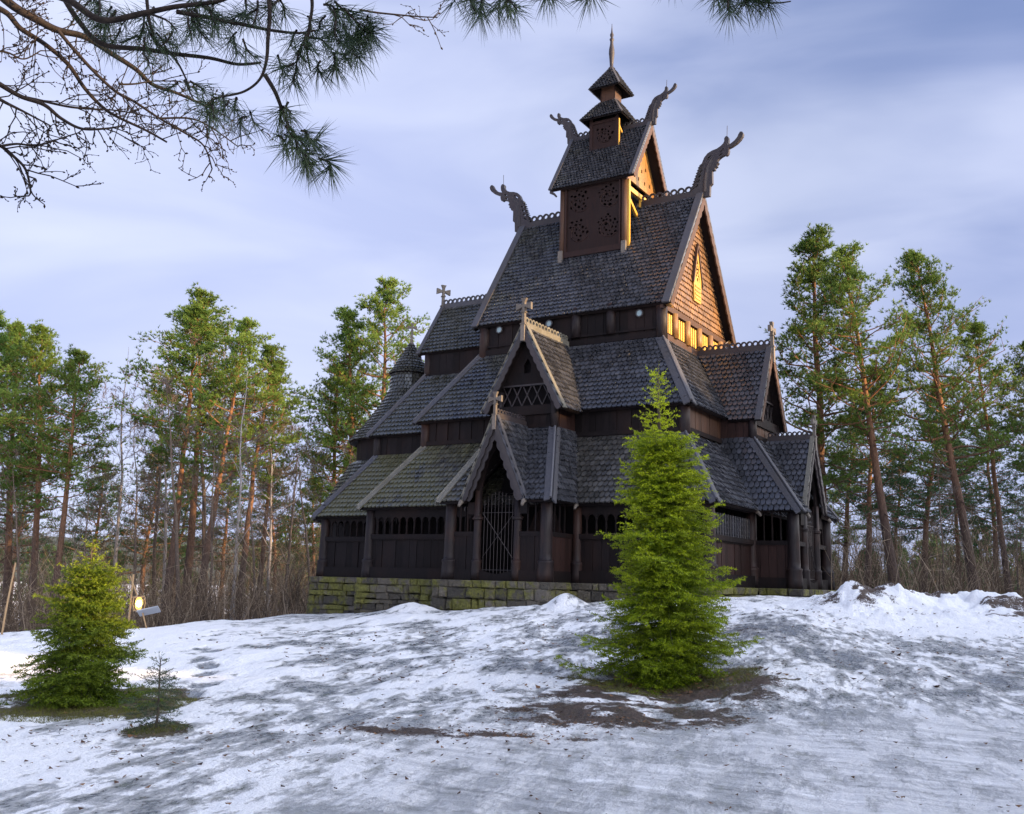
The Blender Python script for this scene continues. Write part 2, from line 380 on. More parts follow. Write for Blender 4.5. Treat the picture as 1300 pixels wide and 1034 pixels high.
def arcade(p0, p1, out, parent, zt=2.95, slat=False, rails=True, panel_mt=None):
    """lower gallery bay: sill beam, plank panel, rail, small turned columns under round arches"""
    a = V((*p0, 0)); b = V((*p1, 0)); A = b-a; L = A.length; A /= L; o = V((*out, 0))
    s = MB(); s.beam(a+o*.05+ZU*.20, b+o*.05+ZU*.20, .24, .40, ZU); s.build('sill_beam', M['wall'], parent)
    planks('panel', p0, p1, .38, 1.48, out, panel_mt or M['wall'], parent, .32)
    r = MB(); r.beam(a+o*.05+ZU*1.54, b+o*.05+ZU*1.54, .17, .17, ZU); r.beam(a+o*.03+ZU*1.43, b+o*.03+ZU*1.43, .11, .05, ZU); r.build('rail', M['wall'], parent)
    n = max(1, round(L/(.36 if not slat else .24))); w = L/n; c = MB()
    if slat:
        for i in range(n+1):
            if i in (0, n): continue
            p = a+A*(w*i); c.frame(p+ZU*1.98, A, o, ZU, .035, .025, .36)
            for zz in (1.72, 1.9, 2.08, 2.26): c.ring(p+ZU*zz, A, ZU, .055, .001, .04, 8)
        c.build('slat_screen', M['board'], parent)
    else:
        loops = [[(0, 0), (L, 0), (L, .62), (0, .62)]]
        # arched head board, cut by round arches
        top = [(0, .62), (L, .62)][::-1]; edge = [(0, .15)]
        for i in range(n):
            c0 = w*i; r_ = w/2-.045
            edge.append((c0+.045, .15))
            for k in range(9):
                t = math.pi*(1-k/8); edge.append((c0+w/2+r_*math.cos(t), .15+r_*.95*math.sin(t)))
            edge.append((c0+w-.045, .15))
        edge.append((L, .15))
        cl = []
        for p in edge:
            if not cl or math.hypot(p[0]-cl[-1][0], p[1]-cl[-1][1]) > 1e-3: cl.append(p)
        c.plate([cl+top], a+ZU*2.0, A, ZU, .07)
        for i in range(1, n):
            p = a+A*(w*i); c.lathe([(.05, 0), (.05, .05), (.03, .09), (.045, .28), (.03, .44), (.055, .50), (.055, .56)], p+ZU*1.62, 8)
        c.build('arched_screen', M['wall'], parent)
    h = MB(); h.beam(a+ZU*(2.55+(zt-2.55)/2), b+ZU*(2.55+(zt-2.55)/2), .13, zt-2.55, ZU); h.build('head_beam', M['wall'], parent)

# ---- stone foundation: coursed rubble round the whole plan
fb = MB(); fr = random.Random(11)
peri = [(-11.15, -4.95), (-7.35, -4.95), (-7.35, -6.5), (-2.40, -6.5), (-2.40, -8.35), (2.15, -8.35), (2.15, -6.5), (7.0, -6.5), (7.0, -2.45), (8.55, -2.45), (8.55, 2.45), (7.0, 2.45), (7.0, 6.5), (-7.35, 6.5), (-7.35, 4.95), (-11.15, 4.95)]
peri += [(-10.4-3.9*math.cos(R_(t)), 3.9*math.sin(R_(t))) for t in (60, 35, 10, -15, -40, -65)]
for i in range(len(peri)):
    a = V((*peri[i], 0)); b = V((*peri[(i+1) % len(peri)], 0)); A = b-a; L = A.length; A /= L; o = V((A.y, -A.x, 0)); z = 0; ci = 0
    while z > -2.3:
        h = fr.uniform(.17, .40) if ci else .25; x = 0 if ci % 2 else 0
        while x < L-.02:
            w = min(fr.uniform(.22, .80), L-x)
            if L-x-w < .22: w = L-x
            bat = .05*(-z)+fr.uniform(-.03, .04)+(.02 if ci == 0 else 0); j = lambda k=.03: fr.uniform(-k, k)
            vs = []
            for (aa, zz) in ((x+.012, z-h+.012), (x+w-.012, z-h+.012), (x+w-.012, z-.006), (x+.012, z-.006)):
                vs.append(a+A*(aa+j())+ZU*(zz+(j() if ci else 0))+o*(bat+j(.035)))
            f4 = [a+A*(p[0])+ZU*p[1]-o*.45 for p in ((x, z-h), (x+w, z-h), (x+w, z), (x, z))]
            cen = sum(vs, V())/4; inner = [v+(cen-v)*fr.uniform(.16, .34)+o*fr.uniform(.03, .07) for v in vs]
            fb.add(vs+inner+f4, [(4, 5, 6, 7), (0, 1, 5, 4), (1, 2, 6, 5), (2, 3, 7, 6), (3, 0, 4, 7), (8, 9, 1, 0), (9, 10, 2, 1), (10, 11, 3, 2), (11, 8, 0, 3)])
            x += w
        z -= h; ci += 1
fnd = fb.build('stone_foundation', M['stone'], church)
fl = MB()
for x0, x1, y0, y1 in ((-11.1, 6.8, -4.8, 4.8), (-7.2, 6.81, -6.3, 6.3), (-2.3, 2.05, -8.2, -6.2), (6.7, 8.4, -2.3, 2.3)): fl.box(x0, x1, y0, y1, -2.2, -.03-.001*(x1 > 6.8))
fl.build('floor_base', M['dark'], church)

# ---- low gallery tier
LB, LT = 2.6, 5.14
lw, le, ly, lwb, leb, lyb = 5.31, -5.65, 4.86, 7.05, -7.38, 6.60
cle, cly_, cleb, clyb, CLB = -9.44, 3.20, -11.19, 4.95, 2.42
pS = [(le, -ly, LT), (lw, -ly, LT), (lwb, -lyb, LB), (leb, -lyb, LB)]
pW = [(lw, -ly, LT), (lw, ly, LT), (lwb, lyb, LB), (lwb, -lyb, LB)]
pN = [(le, ly, LT), (lw, ly, LT), (lwb, lyb, LB), (leb, lyb, LB)]
pE = [(le, -ly, LT), (le, ly, LT), (leb, lyb, LB), (leb, -lyb, LB)]
roof('gallery_roof', [pS], church, SHM); rw = roof('gallery_roof', [pW], church, SH); roof('gallery_roof', [pN, pE], church, SHM)
hipboard('hip_board', (lw, -ly, LT), (lwb+.04, -lyb-.04, LB-.02), (-1, 0, 0), pnorm(*pS[:3]), (0, 1, 0), pnorm(*pW[:3]), church, M['board'])
hipboard('hip_board', (le, -ly, LT), (leb-.04, -lyb-.04, LB-.02), (1, 0, 0), pnorm(*pS[:3]), (0, 1, 0), pnorm(*pE[:3]), church, M['paleboard'])
cS = [(cle, -cly_, LT), (-5, -cly_, LT), (-5, -clyb, CLB), (cleb, -clyb, CLB)]
cN = [(x, -y, z) for x, y, z in cS]
cE = [(cle, -cly_, LT), (cle, cly_, LT), (cleb, clyb, CLB), (cleb, -clyb, CLB)]
roof('chancel_gallery_roof', [cS, cN, cE], church, SHM)
hipboard('hip_board', (cle, -cly_, LT), (cleb-.04, -clyb-.04, CLB-.02), (1, 0, 0), pnorm(*cS[:3]), (0, 1, 0), pnorm(*cE[:3]), church, M['board'])
# apse: round drum, three flared roofs
AX = -10.4
def cone(name, prof, rows_e=.2, w=.17, seg=26):
    mb = MB()
    for (r0, z0), (r1, z1) in zip(prof[:-1], prof[1:]):
        for k in range(seg):
            t0 = 2*math.pi*k/seg; t1 = 2*math.pi*(k+1)/seg
            q = [(AX+r0*math.cos(t0), r0*math.sin(t0), z0), (AX+r0*math.cos(t1), r0*math.sin(t1), z0), (AX+r1*math.cos(t1), r1*math.sin(t1), z1), (AX+r1*math.cos(t0), r1*math.sin(t0), z1)]
            if r0 < .03: q = [q[0], q[2], q[3]]
            if q[0][0] > -8.9 and q[-1][0] > -8.9 and z0 < 8.3: continue
            tm = (t0+t1)/2
            shingles(mb, q, w=min(w, r1*2*math.pi/seg*.999), e=rows_e, slab=.05, out=(math.cos(tm), math.sin(tm), .3))
    return mb.build(name, SH, church)
cone('apse_gallery_roof', [(2.4, 5.1), (3.2, 3.75), (4.0, 2.45)])
cone('apse_roof', [(.84, 8.6), (1.25, 7.85), (1.9, 6.9), (2.62, 6.05)], seg=22)
cone('turret_drum', [(.80, 9.5), (.84, 8.6)], seg=16)
cone('turret_cap', [(.02, 10.95), (.11, 10.78), (.27, 10.50), (.50, 10.08), (.76, 9.62), (.93, 9.38)], seg=16, rows_e=.19)
t_ = MB(); t_.lathe([(.78, 9.35), (.80, 9.45)], (AX, 0, 0), 20); t_.lathe([(.10, 10.85), (.12, 10.95), (.06, 11.0), (.09, 11.12), (.05, 11.2), (.05, 11.3)], (AX, 0, 0), 10); t_.build('turret_finial', M['finial'], church)
cross((AX, 0, 11.2), (.72, .69, 0), church, .62, .2)
t_ = MB(); t_.lathe([(2.25, 4.9), (2.25, 6.4)], (AX, 0, 0), 28); t_.lathe([(3.62, 0), (3.62, 2.8)], (AX, 0, 0), 28); t_.build('apse_wall', M['wall'], church)

# gallery walls
arcade((-7.03, -6.25), (-2.1, -6.25), (0, -1), church)
arcade((2.0, -6.25), (6.70, -6.25), (0, -1), church)
arcade((6.70, -6.25), (6.70, -2.12), (1, 0), church, slat=True, panel_mt=M['panel'])
arcade((-10.84, -4.6), (-7.03, -4.6), (0, -1), church, zt=2.8)
arcade((-10.84, 4.6), (-10.84, -4.6), (-1, 0), church, zt=2.8)
planks('gallery_wall', (6.7, 2.1), (6.7, 6.25), 0, 2.9, (1, 0), M['wall'], church)
planks('gallery_wall', (-7.03, 6.25), (6.7, 6.25), 0, 2.9, (0, 1), M['wall'], church)
planks('gallery_wall', (-10.84, 4.6), (-7.03, 4.6), 0, 2.8, (0, 1), M['wall'], church)
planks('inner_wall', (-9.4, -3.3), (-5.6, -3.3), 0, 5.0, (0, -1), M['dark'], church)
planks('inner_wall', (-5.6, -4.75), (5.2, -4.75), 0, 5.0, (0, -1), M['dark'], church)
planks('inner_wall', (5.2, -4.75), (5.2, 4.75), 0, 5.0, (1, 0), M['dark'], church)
for x, y in ((6.70, -6.25), (-7.03, -6.25), (-10.84, -4.6), (2.02, -6.28), (6.7, -2.15), (-7.03, 6.25), (6.7, 6.25), (-10.84, 4.6)):
    post(x, y, 0, 2.95, church, .19 if abs(x) > 2.5 else .15)

# ---- middle tier
MT, MBZ = 8.97, 6.08
mw, me_, my_, mwb, meb, myb = 3.851, -4.207, 3.338, 5.65, -6.0, 5.136
qS = [(me_, -my_, MT), (mw, -my_, MT), (mwb, -myb, MBZ), (meb, -myb, MBZ)]
qW = [(mw, -my_, MT), (mw, my_, MT), (mwb, myb, MBZ), (mwb, -myb, MBZ)]
qN = [(x, -y, z) for x, y, z in qS]; qE = [(me_, -my_, MT), (me_, my_, MT), (meb, myb, MBZ), (meb, -myb, MBZ)]
roof('aisle_roof', [qS], church, SH); roof('aisle_roof', [qW], church, SH); roof('aisle_roof', [qN, qE], church, SH)
hipboard('hip_board', (mw, -my_, MT), (mwb+.04, -myb-.04, MBZ-.02), (-1, 0, 0), pnorm(*qS[:3]), (0, 1, 0), pnorm(*qW[:3]), church, M['board'], .24)
hipboard('hip_board', (me_, -my_, MT), (meb-.04, -myb-.04, MBZ-.02), (1, 0, 0), pnorm(*qS[:3]), (0, 1, 0), pnorm(*qE[:3]), church, M['board'])
kS = [(-8.14, -1.78, 8.77), (-3.9, -1.78, 8.77), (-3.9, -3.45, 5.95), (-9.8, -3.45, 5.95)]
kN = [(x, -y, z) for x, y, z in kS]; kE = [(-8.14, -1.78, 8.77), (-8.14, 1.78, 8.77), (-9.8, 3.45, 5.95), (-9.8, -3.45, 5.95)]
roof('chancel_aisle_roof', [kS, kN, kE], church, SH)
hipboard('hip_board', (-8.14, -1.78, 8.77), (-9.84, -3.49, 5.93), (1, 0, 0), pnorm(*kS[:3]), (0, 1, 0), pnorm(*kE[:3]), church, M['board'], .17)
planks('aisle_wall', (-5.7, -4.82), (5.32, -4.82), 4.9, 6.5, (0, -1), M['wall'], church)
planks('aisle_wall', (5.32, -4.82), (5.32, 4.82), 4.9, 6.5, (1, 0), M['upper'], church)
planks('aisle_wall', (-5.7, 4.82), (5.32, 4.82), 4.9, 6.5, (0, 1), M['wall'], church)
planks('aisle_wall', (-5.7, -4.82), (-5.7, 4.82), 4.9, 6.5, (-1, 0), M['wall'], church)
planks('chancel_aisle_wall', (-9.5, -3.15), (-5.7, -3.15), 4.9, 6.3, (0, -1), M['wall'], church)
planks('chancel_aisle_wall', (-9.5, 3.15), (-5.7, 3.15), 4.9, 6.3, (0, 1), M['wall'], church)
planks('chancel_aisle_wall', (-9.5, -3.15), (-9.5, 3.15), 4.9, 6.3, (-1, 0), M['wall'], church)
for x, y in ((5.3, -4.8), (-5.68, -4.8), (-9.48, -3.13)): post(x, y, 4.75, 6.35, church, .2, False)
bm_ = MB(); bm_.beam((-5.7, -4.90, 5.25), (5.36, -4.90, 5.25), .10, .16); bm_.beam((5.40, -4.9, 5.25), (5.40, 4.9, 5.25), .10, .16); bm_.build('wall_plate', M['wall'], church)

# ---- upper walls (clerestory) and main roof
XW, XE, YE, ZE, ZR = 4.27, -4.5, 3.54, 10.22, 15.657
ux, ue, uy = 3.80, -4.05, 3.26
planks('upper_wall', (ue, -uy), (ux, -uy), 8.8, 10.5, (0, -1), M['wall'], church, .34)
planks('upper_wall', (ue, uy), (ux, uy), 8.8, 10.5, (0, 1), M['wall'], church, .34)
planks('upper_wall', (ue, -uy), (ue, uy), 8.8, 10.5, (-1, 0), M['wall'], church, .34)
bm_ = MB(); bm_.beam((ue, -uy-.09, 9.10), (ux+.05, -uy-.09, 9.10), .12, .22); bm_.beam((ue, -uy-.06, 9.36), (ux+.05, -uy-.06, 9.36), .08, .08); bm_.build('wall_plate', M['wall'], church)
for x in (-1.9, .25, 1.75): post(x, -uy-.06, 9.3, 10.5, church, .19, False, name='half_column')
for x in (ux, ue): post(x, -uy, 8.75, 10.55, church, .22, False)
for x in (-3.28, -.95, 2.95):
    w_ = MB(); w_.ring((x, -uy-.115, 10.02 if x < 0 else 9.98), V((1, 0, 0)), ZU, .15, .115, .08, 16); fo = w_.build('round_window', M['board'], church)
    g_ = MB(); g_.ring((x, -uy-.11, 10.02 if x < 0 else 9.98), V((1, 0, 0)), ZU, .12, .001, .03, 16); g_.build('pane', M['disc'], fo)
mS = [(XE, 0, ZR), (XW, 0, ZR), (XW, -YE, ZE), (XE, -YE, ZE)]; mN = [(x, -y, z) for x, y, z in mS]
mainS = roof('main_roof', [mS], church, SH); mainN = roof('main_roof', [mN], church, SH)
def verge(name, peak, eave, inx, n, parent, mt, w=.26):
    mb = MB(); onboard(mb, peak, eave, inx, w, .07, n, .085); mb.build(name, mt, parent)
nS = pnorm(*mS[:3]); nN = pnorm(*mN[:3])
for x, s in ((XW, -1), (XE, 1)):
    for y, n_, par in ((-YE, nS, mainS), (YE, nN, mainN)):
        verge('verge_board', (x, 0, ZR+.04), (x, y*1.012, ZE-.06), (s, 0, 0), n_, par, M['board'], .30)
comb('ridge_crest', (XE+.25, 0, ZR+.08), (-1.5, 0, ZR+.08), mainS, M['carved'], .16, .12)
comb('ridge_crest', (1.5, 0, ZR+.08), (XW-.2, 0, ZR+.08), mainS, M['carved'], .16, .12)
dragon((XW, 0, ZR), 1, 1, mainS); dragon((XE, 0, ZR), -1, 1, mainS)
bargeboard('bargeboard', (XW-.02, 0, ZR+.02), V((0, 1, 0)), ZU, YE, ZR-ZE, mainS, M['upper'], .22, .06, 15, .06)
bargeboard('bargeboard', (XE+.02, 0, ZR+.02), V((0, 1, 0)), ZU, YE, ZR-ZE, mainS, M['wall'], .26, .06, 15, .06)
# brackets at the verge feet
b_ = MB()
for y in (-YE, YE): b_.tube([(XW-.25, y*.93, ZE+.02), (XW-.05, y*.97, ZE-.08), (XW+.08, y*1.0, ZE-.20)], [.09, .08, .05], 8)
b_.build('eave_bracket', M['gold'], mainS)
# west gable wall: slatted lights below, shingled triangle with a lancet panel above
gz0 = 10.16; sl = (ZR-ZE)/YE
def gtop(half): return lambda t: ZR-.14-abs((t*2-1)*half)*sl
g = MB()
hw = (ZR-.14-gz0)/sl
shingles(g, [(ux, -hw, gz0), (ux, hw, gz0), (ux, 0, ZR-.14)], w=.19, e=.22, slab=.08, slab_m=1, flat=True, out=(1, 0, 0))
gw = g.build('gable_wall', [M['shingle_red'], M['upper']], church)
g = MB(); g.beam((ux+.10, -hw, gz0), (ux+.10, hw, gz0), .14, .22); g.beam((ux+.08, -uy, 9.02), (ux+.08, uy, 9.02), .16, .26); g.build('gable_beam', M['upper'], gw)
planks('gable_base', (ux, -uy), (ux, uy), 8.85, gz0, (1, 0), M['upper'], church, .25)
cols = [-2.35, -1.12, .12, 1.36, 2.5]
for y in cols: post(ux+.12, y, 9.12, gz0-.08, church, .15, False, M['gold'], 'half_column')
for i in range(len(cols)+1):
    y0 = (-uy+.16) if i == 0 else cols[i-1]+.19; y1 = (uy-.16) if i == len(cols) else cols[i]-.19
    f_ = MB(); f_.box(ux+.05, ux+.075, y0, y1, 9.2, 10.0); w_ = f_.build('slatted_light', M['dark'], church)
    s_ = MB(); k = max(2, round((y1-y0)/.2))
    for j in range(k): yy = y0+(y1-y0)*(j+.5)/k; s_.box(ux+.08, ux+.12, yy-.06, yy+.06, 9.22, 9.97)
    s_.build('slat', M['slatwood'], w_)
# lancet panel with its own little hood
P = MB(); X0 = ux+.13; yc = .0
P.plate([[(-.36, 0), (.36, 0), (.40, .95), (.28, 1.5), (0, 2.3), (-.28, 1.5), (-.40, .95)], [(-.2, 1.0), (-.13, 1.45), (0, 1.85), (.13, 1.45), (.2, 1.0), (.16, .85), (-.16, .85)]], (X0, yc, 11.15), V((0, 1, 0)), ZU, .06)
for zz in (.12, .28, .44, .60): P.box(X0+.03, X0+.055, -.28, .28, 11.15+zz, 11.15+zz+.07)
for k in range(3): P.ring((X0, yc, 12.1+k*.28), V((0, 1, 0)), ZU, .15-.03*k, .09-.02*k, .05, 12)
P.build('lancet_panel', M['slatwood'], gw)
P = MB()
for s in (-1, 1):
    P.beam((X0+.02, s*.50, 11.9), (X0+.02, 0, 13.6), .07, .12, (1, 0, 0))
P.build('hood', M['upper'], gw)
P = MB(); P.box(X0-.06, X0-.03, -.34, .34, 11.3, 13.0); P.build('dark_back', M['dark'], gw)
# ties under the west verge: dark soffit lath and downpipe
P = MB(); P.tube([(ux+.22, 2.95, 10.1), (ux+.22, 2.95, 9.2)], .035, 6); P.tube([(ux+.22, 2.95, 10.1), (ux+.28, 3.1, 10.2)], .035, 6); P.build('downpipe', M['iron'], church)
# east gable
g = MB(); g.plate([[(-hw, gz0), (hw, gz0), (0, ZR-.14)]], (ue, 0, 0), V((0, 1, 0)), ZU, .08); g.build('gable_wall', M['wall'], church)

# ---- chancel upper roof
CR, CE_, CY, CX = 12.42, 9.87, 1.70, -8.71
hS = [(CX, 0, CR), (-3.9, 0, CR), (-3.9, -CY, CE_), (CX, -CY, CE_)]; hN = [(x, -y, z) for x, y, z in hS]
chS = roof('chancel_roof', [hS], church, SH); roof('chancel_roof', [hN], church, SH)
verge('verge_board', (CX, 0, CR+.03), (CX, -CY*1.02, CE_-.05), (1, 0, 0), pnorm(*hS[:3]), chS, M['board'], .2)
bargeboard('bargeboard', (CX+.02, 0, CR), V((0, 1, 0)), ZU, CY, CR-CE_, chS, M['wall'], .2, .05, 8, .04)
comb('ridge_crest', (CX+.1, 0, CR+.06), (-4.3, 0, CR+.06), chS, M['board'], .14, .10)
cross((CX+.05, 0, CR+.08), (.55, .83, 0), chS, .92, .3)
planks('chancel_wall', (-8.25, -1.52), (-4.0, -1.52), 8.5, 10.1, (0, -1), M['wall'], church, .36)
planks('chancel_wall', (-8.25, 1.52), (-4.0, 1.52), 8.5, 10.1, (0, 1), M['wall'], church, .36)
planks('chancel_wall', (-8.25, -1.52), (-8.25, 1.52), 8.5, 12.2, (-1, 0), M['wall'], church, .3, top=lambda t: CR-.15-abs(t*2-1)*1.52*(CR-CE_)/CY)
post(-8.22, -1.5, 8.3, 10.15, church, .17, False)
b_ = MB(); b_.beam((-8.3, -1.6, 8.85), (-4, -1.6, 8.85), .08, .2); b_.build('wall_plate', M['wall'], church)

# ---- portal bays (south and west share one design)
def portal(name, O, A, D, d_in, d_wall, d_front, d_mid, hb, ht, z_ev, z_tp, dw, dze, dzr, dverge, gw_, gze, gzr, gverge, litA, lower_boards):
    """O axis point; A lateral unit, D outward unit; all d measured along D from O"""
    A = V(A); D = V(D); O = V(O)
    def P(a, d, z): return O+A*a+D*d+ZU*z
    root = church
    # gallery roof of the bay
    F = [P(-ht, d_wall, z_tp), P(ht, d_wall, z_tp), P(hb, d_front, z_ev), P(-hb, d_front, z_ev)]
    FR = [P(0, d_wall, z_tp), P(ht, d_wall, z_tp), P(hb, d_front, z_ev), P(gw_-.04, d_front, z_ev)]
    FL = [P(0, d_wall, z_tp), P(-ht, d_wall, z_tp), P(-hb, d_front, z_ev), P(-gw_+.04, d_front, z_ev)]
    SR = [P(ht, d_wall, z_tp), P(ht, d_mid-.3, z_tp), P(hb, d_mid-.3+1.9, z_ev), P(hb, d_front, z_ev)]
    SL = [P(-ht, d_wall, z_tp), P(-ht, d_mid-.3, z_tp), P(-hb, d_mid-.3+1.9, z_ev), P(-hb, d_front, z_ev)]
    br = roof('bay_roof', [FR], root, SH); roof('bay_roof', [FL], root, SHM if name == 's' else SH); roof('bay_roof', [SR], root, SH); roof('bay_roof', [SL], root, SHM if name == 's' else SH)
    for s, side in ((1, SR), (-1, SL)):
        hipboard('hip_board', P(s*ht, d_wall, z_tp), P(s*(hb+.03), d_front+.05, z_ev-.03), -s*A, pnorm(*F[:3]), -D, pnorm(*side[:3]), br, M['paleboard'] if (s < 0 and name == 's') else M['board'], .20)
    # mid level wall and gabled dormer
    slp = (dzr-dze)/dw; wt = lambda a: dzr-.1-abs(a)*slp
    def wallpoly(nm, loops, d, mt, th=.08):
        w = MB(); w.plate(loops, P(0, d, 0), A, ZU, th); return w.build(nm, mt, root)
    wh = ht-.02; dw_ = d_wall+.02
    ang = litA
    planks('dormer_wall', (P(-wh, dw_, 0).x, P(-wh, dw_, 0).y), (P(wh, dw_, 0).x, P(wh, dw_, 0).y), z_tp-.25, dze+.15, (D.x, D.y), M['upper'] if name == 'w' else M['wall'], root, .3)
    for s in (1, -1):
        a_ = P(s*wh, d_in, 0); b_ = P(s*wh, dw_, 0)
        planks('dormer_wall', (a_.x, a_.y), (b_.x, b_.y), z_tp-.25, wt(wh), (A.x*s, A.y*s), M['panel'], root, .3)
        c_ = P(s*wh, dw_, 0); post(c_.x, c_.y, z_tp-.2, wt(wh)-.05, root, .15, False)
    q = MB(); q.beam(P(-wh-.12, dw_+.06, dze+.02), P(wh+.12, dw_+.06, dze+.02), .14, .34); q.beam(P(-wh-.05, dw_+.05, z_tp+.05), P(wh+.05, dw_+.05, z_tp+.05), .12, .14); q.build('dormer_beam', M['wall'], root)
    # upper gable: lattice light, boards with a trefoil opening
    zl = dze+.95; hl = (dzr-.1-zl)/slp; h0 = (dzr-.1-dze-.2)/slp
    wallpoly('gable_boards', [[(-hl, zl), (hl, zl), (0, dzr-.12)], [(-.13, zl+.45), (.13, zl+.45), (.15, zl+.75), (0, zl+1.0), (-.15, zl+.75)]], dw_, M['wall'])
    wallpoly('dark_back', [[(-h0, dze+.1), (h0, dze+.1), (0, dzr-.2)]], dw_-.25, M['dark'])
    q = MB()
    for s in (-1, 1):
        for k in range(-4, 5):
            x0 = k*.42-s*.21*1.0; x1 = x0+s*.42*.95; z0, z1 = dze+.19, zl
            if abs(x0) < h0-.05 and abs(x1) < hl+.25: q.beam(P(x0, dw_+.01*s, z0), P(x1, dw_+.01*s, z1), .03, .05, D)
    q.beam(P(-hl-.1, dw_+.03, zl), P(hl+.1, dw_+.03, zl), .06, .10, D)
    q.build('lattice', M['carved'], root)
    rS = []
    for s in (1, -1):
        rS.append([P(0, dverge, dzr), P(0, d_in-1.35, dzr), P(s*dw, d_in+.42, dze), P(s*dw, dverge, dze)])
    dr = roof('dormer_roof', [rS[0]], root, SH); roof('dormer_roof', [rS[1]], root, SH)
    def vb(pk, ev, s, n_, w, mt, par): 
        mb = MB(); onboard(mb, pk, ev, -D, w, .06, n_, .08); mb.build('verge_board', mt, par)
    for s, r_ in ((1, rS[0]), (-1, rS[1])):
        vb(P(0, dverge, dzr+.03), P(s*dw*1.02, dverge, dze-.06), s, pnorm(*r_[:3]), .22, M['board'] if name == 'w' else M['paleboard'], dr)
    bargeboard('bargeboard', P(0, dverge-.02, dzr), A, ZU, dw, dzr-dze, dr, M['upper'] if name == 'w' else M['carved'], .17, .05, 11, .04)
    comb('ridge_crest', P(0, dverge-.1, dzr+.05), P(0, d_in-1.45, dzr+.05), dr, M['carved'] if name == 'w' else M['paleboard'], .125, .09)
    cross(P(0, dverge-.02, dzr+.02), A, dr, .88, .55)
    # small porch gable over the gate
    gs = (gzr-gze)/gw_
    fsl = (z_tp-z_ev)/(d_front-d_wall)
    back = d_wall+(z_tp-gze)/fsl-.05
    gR = [P(0, gverge, gzr), P(0, d_wall+.03, gzr), P(gw_, back, gze), P(gw_, gverge, gze)]
    gL = [P(0, gverge, gzr), P(0, d_wall+.03, gzr), P(-gw_, back, gze), P(-gw_, gverge, gze)]
    pr_ = roof('porch_roof', [gR], root, SH, slab=.06); roof('porch_roof', [gL], root, SHM if name == 's' else SH, slab=.06)
    for s, r_ in ((1, gR), (-1, gL)):
        vb(P(0, gverge, gzr+.03), P(s*gw_*1.02, gverge, gze-.06), s, pnorm(*r_[:3]), .15, M['board'] if s > 0 else M['paleboard'], pr_)
    bargeboard('bargeboard', P(0, gverge-.01, gzr), A, ZU, gw_, gzr-gze, pr_, M['carved'], .12, .05, 8, .05)
    bargeboard('bargeboard', P(0, gverge-.07, gzr-.12), A, ZU, gw_-.05, gzr-gze-.15, pr_, M['carved'], .22, .045, 8, .06)
    comb('ridge_crest', P(0, gverge-.1, gzr+.05), P(0, d_wall+.15, gzr+.05), pr_, M['carved'], .095, .07)
    cross(P(0, gverge-.02, gzr+.02), A, pr_, .72, .55)
    # walls of the bay
    df = d_front-.35; ha = hb-.33; gp = .80
    for s in (-1, 1):
        c_ = P(s*ha, df, 0); post(c_.x, c_.y, 0, 2.9, root, .20)
        c_ = P(s*gp, df-.02, 0); post(c_.x, c_.y, 0, 3.0, root, .135)
        q = MB(); q.lathe([(.15, 0), (.19, .03), (.19, .09), (.15, .12)], P(s*gp, df-.02, 2.0), 14); q.build('capital', M['post'], root)
        a_ = P(s*(gp+.1), df, 0); b_ = P(s*(ha-.1), df, 0)
        if lower_boards: planks('panel', (a_.x, a_.y), (b_.x, b_.y), .35, 1.48, (D.x, D.y), M['wall'], root, .28)
        q = MB(); q.beam(a_+ZU*.18, b_+ZU*.18, .2, .36); q.build('sill_beam', M['wall'], root); q = MB(); q.beam(a_+ZU*1.54, b_+ZU*1.54, .14, .15); q.beam(a_+ZU*2.75, b_+ZU*2.75, .12, .3)
        for t in (.33, .66): q.frame(a_.lerp(b_, t)+ZU*2.08, A, D, ZU, .02, .02, .5)
        q.build('side_screen', M['wall'], root)
        a_ = P(s*ha, df, 0); b_ = P(s*ha, d_mid+1.4, 0)
        q = MB(); q.beam(a_+ZU*.18, b_+ZU*.18, .2, .36); q.build('sill_beam', M['wall'], root); q = MB(); q.beam(a_+ZU*1.54, b_+ZU*1.54, .14, .15); q.beam(a_+ZU*2.8, b_+ZU*2.8, .12, .3)
        for t in (.3, .5, .7): q.frame(a_.lerp(b_, t)+ZU*2.08, A, D, ZU, .02, .02, .5)
        q.build('side_screen', M['wall'], root)
        planks('panel', (a_.x, a_.y), (b_.x, b_.y), .35, 1.48, (A.x*s, A.y*s), M['panel'], root, .28)
        # spouts where the porch valleys drain
        for (aa, dd) in ((s*gw_*1.03, gverge+.02), (s*(hb+.0), d_mid+1.75)):
            q = MB(); p_ = P(aa, dd, z_ev-.02); q.tube([p_-D*.25+ZU*.12, p_+ZU*.0, p_+D*.10-ZU*.14], [.09, .08, .045], 8); q.build('spout', M['finial'], root)
    # pointed arch boards filling the gable head
    pts = []
    xo, zo = gw_-.1, gze-.1
    arch = [(-.66, 2.2), (-.66, 2.9), (-.56, 3.5), (-.36, 4.05), (0, 4.62), (.36, 4.05), (.56, 3.5), (.66, 2.9), (.66, 2.2)]
    outer = [(gw_-.02, 2.62), (0, gzr-.15), (-gw_+.02, 2.62), (-gw_+.02, 2.2)]
    q = MB(); q.plate([[(p[0], p[1]) for p in arch]+[(gw_-.02, 2.2)]+outer], P(0, df+.02, 0), A, ZU, .08); q.build('arch_board', M['wall'], root)
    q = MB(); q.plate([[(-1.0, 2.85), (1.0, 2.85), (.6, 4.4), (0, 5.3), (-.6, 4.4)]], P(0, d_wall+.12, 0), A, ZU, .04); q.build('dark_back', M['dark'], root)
    # iron gate
    q = MB()
    for i in range(9):
        x = -.56+.14*i; q.tube([P(x, df-.05, .18), P(x, df-.05, 2.95-.9*abs(x)**2)], .008, 5)
